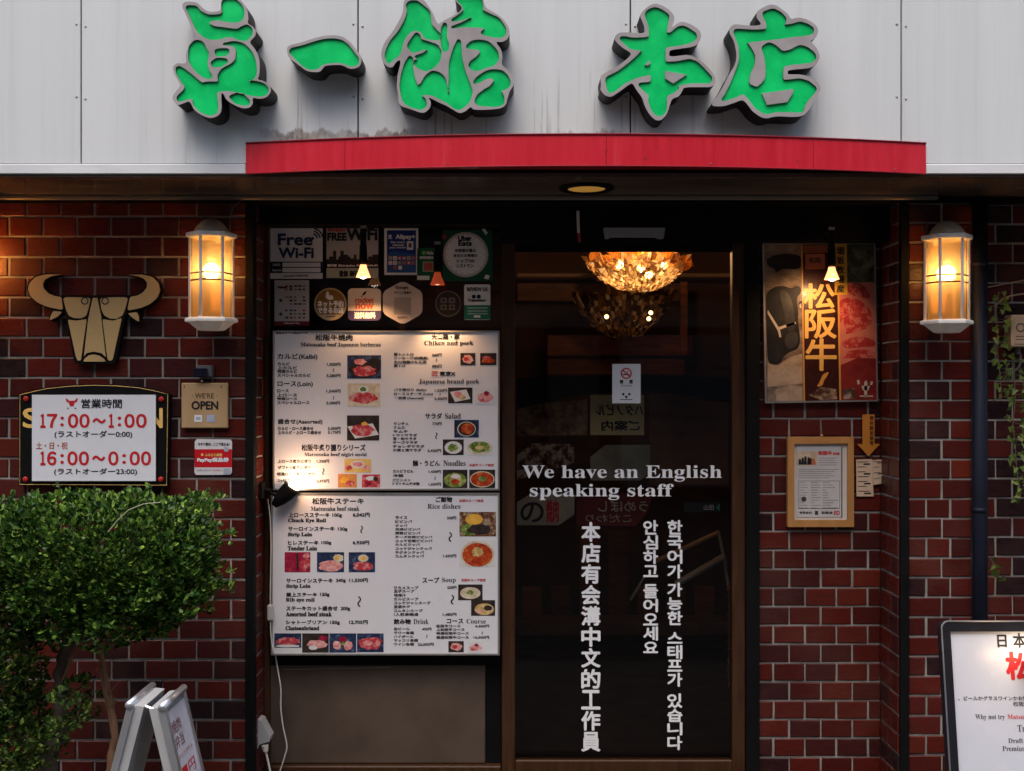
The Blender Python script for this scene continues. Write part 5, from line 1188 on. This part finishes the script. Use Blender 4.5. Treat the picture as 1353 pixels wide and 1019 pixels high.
for x, h in ((248, 318), (260, 312), (272, 306), (286, 310), (296, 314)): b.poly(zpts([(x, h), (x + 9, h), (x + 11, 342), (x - 2, 342)], ox, oy, s, e), e - .0006, mi=INK)
b.poly(zpts([(303, 315), (318, 318), (322, 342), (303, 342)], ox, oy, s, e), e - .0007, mi=M('print_terracotta', (.42, .12, .06)))
b.build('photo', None, t)
b = B(); b.tube([(X(1084.5, YR), YR - .006, Z(562, YR)), (X(1085, YR), YR - .007, Z(576, YR))], .002, 6); b.ball((X(1085, YR), YR - .008, Z(576, YR)), .006, 8); b.build('hanger', M('brass_hanger', (.45, .30, .14), .35, .7), t)
Ya = YR - .012
b = B(); b.poly(zpts([(525,125),(577,124),(577,251),(601,252),(551,306),(502,253),(525,252)], ox, oy, s, Ya), Ya, .004, M('orange_card', (.46, .17, .025), .5))
o = b.build('arrow_sign'); tag(o, 'orange card arrow pointing down at the two white labels', 'arrow')
b = B()
for k, ch in enumerate('個体識別番号'): b.text(ch, zbox((556, 130 + k * 22, 572, 148 + k * 22), ox, oy, s), Ya - .0006, M('rust_ink', (.10, .03, .01)), .25)
b.build('lettering', None, o)
for lab, q, lines in (('longer white ingredient label hanging straight under the orange arrow', [(497,320),(566,318),(573,480),(499,480)], 7), ('shorter white label tilted under the right of the orange arrow', [(566,322),(612,319),(622,422),(573,430)], 4)):
    Yq = YR - (.008 if lines == 7 else .012)
    b = B(); b.poly(zpts(q, ox, oy, s, Yq), Yq, .0015, M('label_paper', (.58, .42, .29), .5, var=.08)); o = b.build('paper_label'); tag(o, lab, 'label')
    b = B(); bb = lambda u, v_: tuple((q[0][i] * (1 - u) + q[1][i] * u) * (1 - v_) + (q[3][i] * (1 - u) + q[2][i] * u) * v_ for i in (0, 1))
    for k in range(lines):
        v0 = .06 + k * .92 / lines
        if k % 2 == 0: b.poly(zpts([bb(.45, v0 + .05), bb(.85, v0 + .05), bb(.85, v0 + .09), bb(.45, v0 + .09)], ox, oy, s, Yq), Yq - .0006, mi=INK)
        for u0 in (.08,): b.poly(zpts([bb(u0, v0), bb(u0 + rr.uniform(.4, .8), v0), bb(u0 + .6, v0 + .022), bb(u0, v0 + .022)], ox, oy, s, Yq), Yq - .0006, mi=GREYINK)
    b.build('print', None, o)

# ================================================================== PIPES, INTERCOM, IVY
t = thing('drain_pipe', 'navy painted drain pipe running up beside the right hand lantern pillar', 'pipe', (X(1293), -.02, .1))
b = B(); b.tube([(X(1290), -.02, .1), (X(1290), -.02, ZS - .03)], .021, 20); b.build('pipe', PIPE, t, True)
b = B(); b.tube([(X(1301), .0, .1), (X(1301), .0, ZS - .03)], .010, 12); b.build('thin_pipe', PIPE, t, True)
for py in (673, 350):
    b = B(); b.tube([(X(1290), -.02, Z(py + 3)), (X(1290), -.02, Z(py - 3))], .023, 20); b.build('bracket', PIPE, t, True)
Yi = -.03
t = thing('intercom', 'beige wall intercom box half cut by the right edge, next to the ivy', 'intercom', (X(1354, Yi), .03, Z(458, Yi)))
b = B(); b.box(X(1336.5, Yi), X(1372, Yi), Yi, .03, Z(458.5, Yi), Z(416, Yi), bev=.004); b.build('case', M('beige_plastic', (.42, .30, .20), .5, var=.1), t)
b = B(); b.box(X(1340, Yi), X(1368, Yi), Yi - .003, Yi, Z(455, Yi), Z(419, Yi), bev=.002); b.build('cover', M('beige_cover', (.40, .275, .18), .5), t)
b = B(); b.ring(1348.5, 433, 4.2, 6.2, Yi - .0036, mi=M('brown_mark', (.10, .06, .04))); b.rect(1342.5, 444, 1356, 445.2, Yi - .0036, 0, CACHE['brown_mark']); b.rect(1342.5, 448, 1353, 449, Yi - .0036, 0, CACHE['brown_mark']); b.build('speaker_mark', None, t)
b = B(); b.tube([(X(1345), .0, Z(458)), (X(1345), .0, Z(468))], .009, 8); b.tube([(X(1348), .0, Z(467)), (X(1349), .0, Z(478)), (X(1346), .0, Z(486)), (X(1341), .01, Z(491))], .004, 6); b.build('lead', M('grey_lead', (.10, .10, .10), .5), t)
cable('wall_cable', 'upper thin beige cable crossing the brick to the right edge, above the intercom', [(1304, 380), (1325, 376), (1356, 370), (1400, 366)], .02, .0022, M('beige_cable', (.36, .25, .16), .5))
cable('wall_cable', 'lower beige cable curving across the brick over the ivy', [(1318, 402), (1324, 396), (1336, 391), (1356, 388), (1400, 385)], .015, .003, CACHE['beige_cable'])
IVY = leaf_mat('ivy_leaf', (.05, .085, .015), (.10, .15, .025), (.20, .21, .045))
def leaf_shape(c, size, ang, nrm_tilt, rr, ivy=True):
    prof = [(0, -.1), (.28, -.32), (.55, -.05), (.34, .12), (.30, .5), (0, .95), (-.30, .5), (-.34, .12), (-.55, -.05), (-.28, -.32)] if ivy else [(0, 0), (.26, .3), (.30, .62), (.0, 1.0), (-.30, .62), (-.26, .3)]
    m = Matrix.Translation(c) @ Matrix.Rotation(nrm_tilt[0], 4, 'X') @ Matrix.Rotation(nrm_tilt[1], 4, 'Z') @ Matrix.Rotation(ang, 4, 'Y')
    vs = [m @ Vector((x * size, (abs(x) * .25 - y * y * .12) * size * -1, y * size)) for x, y in prof]
    return vs, len(prof)
def ivy_strand(lab, pts, seed, n, spread):
    rr = random.Random(seed); P = [Vector((X(x), -.012 + rr.uniform(-.006, .006), Z(y))) for x, y in pts]
    t = thing('ivy_vine', lab, 'ivy', P[-1])
    b = B(); b.tube(P, .0016, 5); b.build('stem', M('ivy_stem', (.16, .12, .07), .7), t)
    b = B()
    for k in range(n):
        u = (k + rr.random()) / n * (len(P) - 1); i = min(int(u), len(P) - 2); p = P[i].lerp(P[i + 1], u - i)
        sd = -1 if k % 2 else 1
        c = p + Vector((sd * rr.uniform(.3, 1) * spread, -rr.uniform(.004, .03), rr.uniform(-.01, .012)))
        vs, m = leaf_shape(c, rr.uniform(.016, .026), R(180 + rr.uniform(-60, 60)), (R(rr.uniform(-35, 35)), R(rr.uniform(-50, 50))), rr)
        b.add(vs, [tuple(range(m))], 0)
        b.tube([p, c], .0007, 4, M('ivy_stem', (0, 0, 0)))
    b.build('leaves', IVY, t)
ivy_strand('longer ivy vine with many leaves at the right edge below the intercom', [(1338, 470), (1339, 500), (1340, 530), (1337, 560), (1340, 590), (1342, 620), (1344, 645), (1345, 662)], 5, 58, .030)
ivy_strand('shorter ivy vine hanging beside the navy pipe and left of the intercom', [(1318, 386), (1314, 410), (1315, 440), (1317, 470), (1319, 500), (1321, 530)], 9, 38, .030)
ivy_strand('few pointed ivy leaves at the top of a thin stem low beside the navy pipe', [(1306, 738), (1312, 745), (1310, 752), (1314, 760)], 3, 7, .016)

# ================================================================== MENU STAND, LOWER RIGHT
Ys = -.55; ox, oy, s = 1230, 800, 4.65
lean = R(-9)
t = thing('menu_stand', 'black framed standing menu sign with red and black writing in the lower right', 'sign', (X(1243, Ys) + .26, Ys, 0))
zt = Z(821, Ys); piv = Vector((0, Ys, zt))
MX = Matrix.Translation(piv) @ Matrix.Rotation(lean, 4, 'X') @ Matrix.Translation(-piv)
MX = Matrix.Translation(piv) @ Matrix.Rotation(R(-9), 4, 'X') @ Matrix.Translation(-piv)
xl, xr = X(1243.5, Ys), X(1243.5, Ys) + .60
def fr_(b, nm, m=None): b.xf(MX); return b.build(nm, m, t)
zbt = zt - .80
def rrect(x0, x1, z0, z1, r): return [(cx + r * math.cos(R(a)), cz + r * math.sin(R(a))) for cx, cz, a0 in ((x1 - r, z1 - r, 0), (x0 + r, z1 - r, 90), (x0 + r, z0 + r, 180), (x1 - r, z0 + r, 270)) for a in range(a0, a0 + 91, 15)]
b = B(); hx0, hx1, hz1, hz0 = xl + .026, xr - .026, zt - .030, zbt + .03
b.poly(rrect(xl, xr, zbt, zt, .022), Ys, .035, M('gloss_black', (.014, .014, .018), .25), holes=[[(hx0, hz0), (hx1, hz0), (hx1, hz1), (hx0, hz1)]]); fr_(b, 'frame')
b = B(); q = rrect(xl, xr, zbt, zt, .022); b.tube([(x, Ys, z) for x, z in q + q[:1]], .0026, 6, M('satin_edge', (.25, .25, .27), .35, .6)); fr_(b, 'edge_trim')
b = B(); b.add([(hx0, Ys + .008, hz0), (hx1, Ys + .008, hz0), (hx1, Ys + .008, hz1), (hx0, Ys + .008, hz1)], [(0, 1, 2, 3)], M('poster_film', (.50, .515, .57), .25, var=.03)); fr_(b, 'sheet')
b = B(); e = Ys + .0072
def sx(px): return xl + (px - 60) / s * (D + Ys) / F
def tt(body, bx, m, bold): b.text(body, zbox(bx, ox, oy, s), e, m, bold)
tt('日', (402, 178, 455, 250), INK, .5); tt('本', (498, 168, 572, 255), INK, .5); tt('三', (612, 178, 680, 250), INK, .5)
tt('松', (447, 282, 600, 440), REDINK, 1.4); tt('阪', (622, 282, 775, 440), REDINK, 1.4); tt('牛', (800, 282, 950, 440), REDINK, 1.4)
tt('ステーキ', (566, 480, 700, 515), INK, .2)
tt('、ビールかグラスワインかお好きなドリンク', (138, 541, 740, 566), GREYINK, .12); tt('松阪牛ステーキ', (470, 573, 700, 600), GREYINK, .12)
tt(serif('Why not try'), (235, 648, 415, 684), GREYINK, 0); tt(serif('Matsusaka beef'), (430, 648, 680, 676), REDINK, 0); tt(serif('Trial set'), (486, 710, 650, 750), GREYINK, 0)
tt(serif('Draft Beer Wine'), (425, 788, 700, 815), GREYINK, 0); tt(serif('Premium Loin Kalbi'), (387, 833, 720, 862), GREYINK, 0); tt(serif('Menu'), (560, 884, 650, 908), GREYINK, 0)
fr_(b, 'lettering')
for x in (xl + .02, xr - .02):
    b = B(); b.tube([(x, Ys - .10, zbt + .05), (x, Ys + .34, .1)], .012, 8); b.tube([(x, Ys - .10, zbt + .05), (x, Ys - .16, .1)], .012, 8); b.build('leg', BLACK, t)
t2 = clip_lamp('small black clip lamp beyond the right edge that lights the menu stand', 1384, 872, Ys - .06, True)
lamp('clip_lamp_light', (X(1392, Ys - .2), Ys - .22, Z(880, Ys - .2)), .5, (1, .62, .34), t2, .012)

# ================================================================== SANDWICH BOARD, LOWER LEFT
yn, yf = -.93, -.745
ALU = M('aluminium_profile', (.60, .60, .62), .32, .85, var=.08); GREYB = M('grey_board_edge', (.34, .34, .34), .5)
t = thing('sandwich_board', 'small silver sandwich board standing open below the shrub', 'sandwich board', (X(203, yn), (yn + yf) / 2, 0))
def leaf_panel(sign, ptop, slope, name):
    d = D + yn; xt, ztp = (ptop[0] - 676.5) * d / F, EYE + (509.5 - ptop[1]) * d / F
    h = ztp - .11; th = .034
    def pt(a, q): return xt + sign * (a * slope) + sign * q * -1, ztp - a
    o = thing  # profile of the leaf in the x,z plane, extruded along y
    root = B()
    prof = [(xt, ztp), (xt - sign * th, ztp - .004), (xt - sign * th + sign * slope * h, ztp - h), (xt + sign * slope * h, ztp - h)]
    root.poly(prof, yn + .006, yf - yn - .012, GREYB); pn = root.build(name, None, t)
    nx = Vector((sign * 1, 0, slope)).normalized(); dv = Vector((sign * slope, 0, -1)).normalized()
    P0 = Vector((xt, 0, ztp)) 
    for (ya, yb_) in ((yn, yn + .02), (yf - .02, yf)):
        g = B(); a = P0 + nx * .008; c = a + dv * h * 1.04
        vs = []
        for yy in (ya, yb_):
            for q in (a, a - nx * .018, c - nx * .018, c): vs.append((q.x, yy, q.z))
        g.add(vs, [(0, 1, 2, 3), (7, 6, 5, 4), (0, 4, 5, 1), (1, 5, 6, 2), (2, 6, 7, 3), (3, 7, 4, 0)]); g.build('side_profile', ALU, pn)
    g = B(); g.tube([(xt + nx.x * .003, yn - .003, ztp + .002), (xt + nx.x * .003, yf + .003, ztp + .002)], .0105, 12); g.build('top_profile', ALU, pn, True)
    g = B(); a = P0 + nx * .0035 + dv * .02; c = a + dv * (h - .05)
    g.add([(a.x, yn + .02, a.z), (c.x, yn + .02, c.z), (c.x, yf - .02, c.z), (a.x, yf - .02, a.z)], [(0, 1, 2, 3)]); g.build('sheet', M('board_sheet', (.50, .50, .55), .3), pn)
    return P0, nx, dv, pn
leaf_panel(-1, (172, 933), .255, 'panel')
P0, nx, dv, pn = leaf_panel(1, (213, 936), .235, 'panel')
b = B(); rr = random.Random(6)
def onleaf(a0, a1, y0, y1, m):
    a = P0 + nx * .0042 + dv * a0; c = P0 + nx * .0042 + dv * a1
    b.add([(a.x, y0, a.z), (c.x, y0, c.z), (c.x, y1, c.z), (a.x, y1, a.z)], [(0, 1, 2, 3)], m)
w_ = yf - yn
vs_, fs_ = glyphs('お得な')
def leaftext(body, a0, a1, y0, y1, m):
    vs, fs = glyphs(body); xs = [v[0] for v in vs]; ys = [v[1] for v in vs]; mx, Mx, my, My = min(xs), max(xs), min(ys), max(ys)
    q = []
    for x, y in vs:
        p = P0 + nx * .0046 + dv * (a1 + (a0 - a1) * (y - my) / (My - my)); q.append((p.x, y0 + (y1 - y0) * (x - mx) / (Mx - mx), p.z))
    b.add(q, fs, m)
SB = M('dark_brown_red_ink', (.16, .03, .025)); leaftext('焼肉', .05, .085, yn + .03, yn + .10, SB); leaftext('弁当', .09, .125, yn + .03, yn + .10, SB); leaftext('テイクアウト', .14, .155, yn + .03, yn + .15, M('brick_ink', (.35, .06, .04)))
onleaf(.175, .27, yn + .035, yn + .075, REDINK); leaftext('円', .175, .21, yn + .085, yn + .14, REDINK); onleaf(.22, .32, yn + .085, yn + .155, M('lilac_print', (.30, .28, .36)))
b.build('print', None, pn)
b = B(); b.tube([(X(190, yn), yn + .012, Z(935, yn)), (X(203, yn), yn + .012, Z(940, yn)), (X(212, yn), yn + .012, Z(936, yn))], .004, 6); b.build('hinge', M('bright_bolt', (.7, .7, .7), .25, 1), t)

# ================================================================== SHRUB
LEAF = leaf_mat('shrub_leaf', (.010, .032, .006), (.032, .09, .012), (.21, .34, .05))
LEAF2 = leaf_mat('lower_shrub_leaf', (.012, .03, .007), (.035, .085, .014), (.22, .28, .05))
def bush(blobs, n, size, rr, Yc, depth, flat=None):
    from mathutils import noise as mn
    b = B(); tot = sum(bl[4] for bl in blobs)
    for bl in blobs:
        cx, cy, rx, ry, wgt = bl; sc_ = (D + Yc) / F
        for _ in range(int(n * wgt / tot)):
            while True:
                v = Vector((rr.gauss(0, 1), rr.gauss(0, 1), rr.gauss(0, 1))); v.normalize()
                break
            rad = rr.random() ** .22
            if wgt > 8:                                   # the clipped top is boxy rather than round
                v = v / (abs(v.x) ** 5 + abs(v.y) ** 5 + abs(v.z) ** 5) ** .2
            k = 1 + .13 * math.sin(v.x * 9 + cx) * math.cos(v.z * 8 + cy) + rr.uniform(-.08, .12)
            p = Vector((X(cx, Yc) + v.x * rad * k * rx * sc_, Yc + v.y * rad * k * depth, Z(cy, Yc) + v.z * rad * k * ry * sc_))
            if p.y > -.012: p.y = -.012 - rr.random() * .05
            if flat and p.z > flat: p.z = flat - rr.random() * .025 + (rr.random() ** 3) * .028
            if mn.noise(p * 16) + .6 * mn.noise(p * 37) < -.06 and rr.random() < .7: continue
            out = Vector((v.x * .8, v.y, v.z + .7)).normalized()
            # a sprig: three to five small leaves fanned round one tip
            for q in range(rr.randint(3, 5)):
                dirv = (out + Vector((rr.uniform(-1, 1), rr.uniform(-1, 1), rr.uniform(-1, 1))) * .8).normalized()
                upn = Vector((rr.gauss(0, .5), -.25 + rr.gauss(0, .5), 1))
                sidev = dirv.cross(upn).normalized()
                nn = dirv.cross(sidev); L_ = size * rr.uniform(.7, 1.35); W_ = L_ * .27
                o = p + dirv * .002
                b.add([o, o + dirv * L_ * .35 + sidev * W_ + nn * W_ * .3, o + dirv * L_ * .75 + sidev * W_ * .8 + nn * W_ * .2, o + dirv * L_, o + dirv * L_ * .75 - sidev * W_ * .8 + nn * W_ * .2, o + dirv * L_ * .35 - sidev * W_ + nn * W_ * .3], [(0, 1, 2, 3, 4, 5)], 0)
    return b
rr = random.Random(21); Ysb = -.47
t = thing('clipped_shrub', 'clipped round topped evergreen shrub on two bare stems under the hours sign', 'shrub', (X(100, Ysb), Ysb, .1))
b = bush([(138, 722, 134, 64, 17), (178, 782, 104, 50, 8), (236, 745, 40, 60, 3), (95, 790, 70, 46, 4), (15, 730, 44, 70, 3), (150, 822, 66, 26, 1.5)], 11500, .0185, rr, Ysb, .23, Z(655, Ysb))
b.build('crown', LEAF, t)
def stem(pts, r0, r1, mat, nm, par, Y):
    P0_ = [Vector((X(x, Y + dy), Y + dy, Z(y, Y + dy))) for x, y, dy in pts]; b = B(); P = []
    for i in range(len(P0_) - 1):
        for k in range(4): P.append(P0_[i].lerp(P0_[i + 1], k / 4) + Vector((rr.uniform(-1, 1), rr.uniform(-1, 1), 0)) * r0 * .22)
    P.append(P0_[-1]); n = len(P)
    b.tube(P, [(r0 + (r1 - r0) * i / (n - 1)) * rr.uniform(.85, 1.2) for i in range(n)], 9); return b.build(nm, mat, par, True)
BARK = M('grey_bark', (.085, .065, .05), .9, var=.4, scale=30, stretch=(1, 1, .3), bmp=.6); BARK2 = M('brown_bark', (.19, .10, .055), .85, var=.35, scale=30, stretch=(1, 1, .3), bmp=.4)
stem([(60, 1060, 0), (66, 1000, 0), (76, 970, .01), (82, 930, 0), (80, 890, .01), (88, 850, 0), (100, 790, 0), (120, 740, 0)], .026, .012, BARK, 'trunk', t, Ysb)
stem([(136, 1060, 0), (148, 1000, 0), (152, 975, 0), (146, 940, .01), (140, 905, 0), (135, 870, .01), (134, 840, 0), (130, 780, 0), (150, 730, 0)], .014, .006, BARK2, 'trunk', t, Ysb)
stem([(148, 935, 0), (153, 928, -.01), (152, 922, -.02)], .003, .0015, BARK2, 'twig', t, Ysb)
stem([(134, 850, 0), (142, 846, -.01), (146, 838, -.02), (170, 800, -.02)], .004, .002, BARK2, 'twig', t, Ysb)
stem([(82, 905, 0), (90, 880, -.02), (104, 845, -.01), (110, 800, 0)], .006, .003, BARK2, 'twig', t, Ysb)
b = B(); P = [(143, 703), (155, 688), (170, 674), (190, 666), (212, 664)]; b.tube([(X(x, -.75), -.75, Z(y, -.75)) for x, y in P], .0016, 5); b.build('bare_twig', M('pale_twig', (.30, .30, .20), .6), t)
Y2 = -.50
for q in range(7):                                                     # bare twigs and shoots along the stems
    x_, y_ = rr.choice([(82, 925), (85, 890), (150, 960), (144, 920), (138, 880)]); sg = rr.choice((-1, 1))
    stem([(x_, y_, 0), (x_ + sg * rr.randint(5, 10), y_ - rr.randint(8, 16), -.01), (x_ + sg * rr.randint(10, 20), y_ - rr.randint(18, 40), -.02)], .0024, .001, BARK2, 'twig', t, Ysb)
t = thing('lower_shrub', 'looser darker shrub filling the left edge below the clipped one', 'shrub', (X(10, Y2), Y2, .1))
b = bush([(8, 800, 50, 56, 5), (22, 860, 34, 44, 3), (0, 905, 50, 52, 4), (12, 970, 50, 60, 5), (-40, 880, 60, 140, 5), (48, 990, 30, 40, 1), (102, 940, 16, 14, .5), (95, 912, 14, 10, .4), (88, 955, 16, 10, .4)], 4300, .0175, rr, Y2, .15)
b.build('crown', LEAF2, t)
stem([(20, 1060, .05), (30, 960, .05), (30, 830, .05), (31, 770, .05)], .007, .003, BARK2, 'trunk', t, Y2)
stem([(55, 850, .02), (58, 820, .02), (50, 790, 0)], .004, .002, BARK, 'twig', t, Y2)
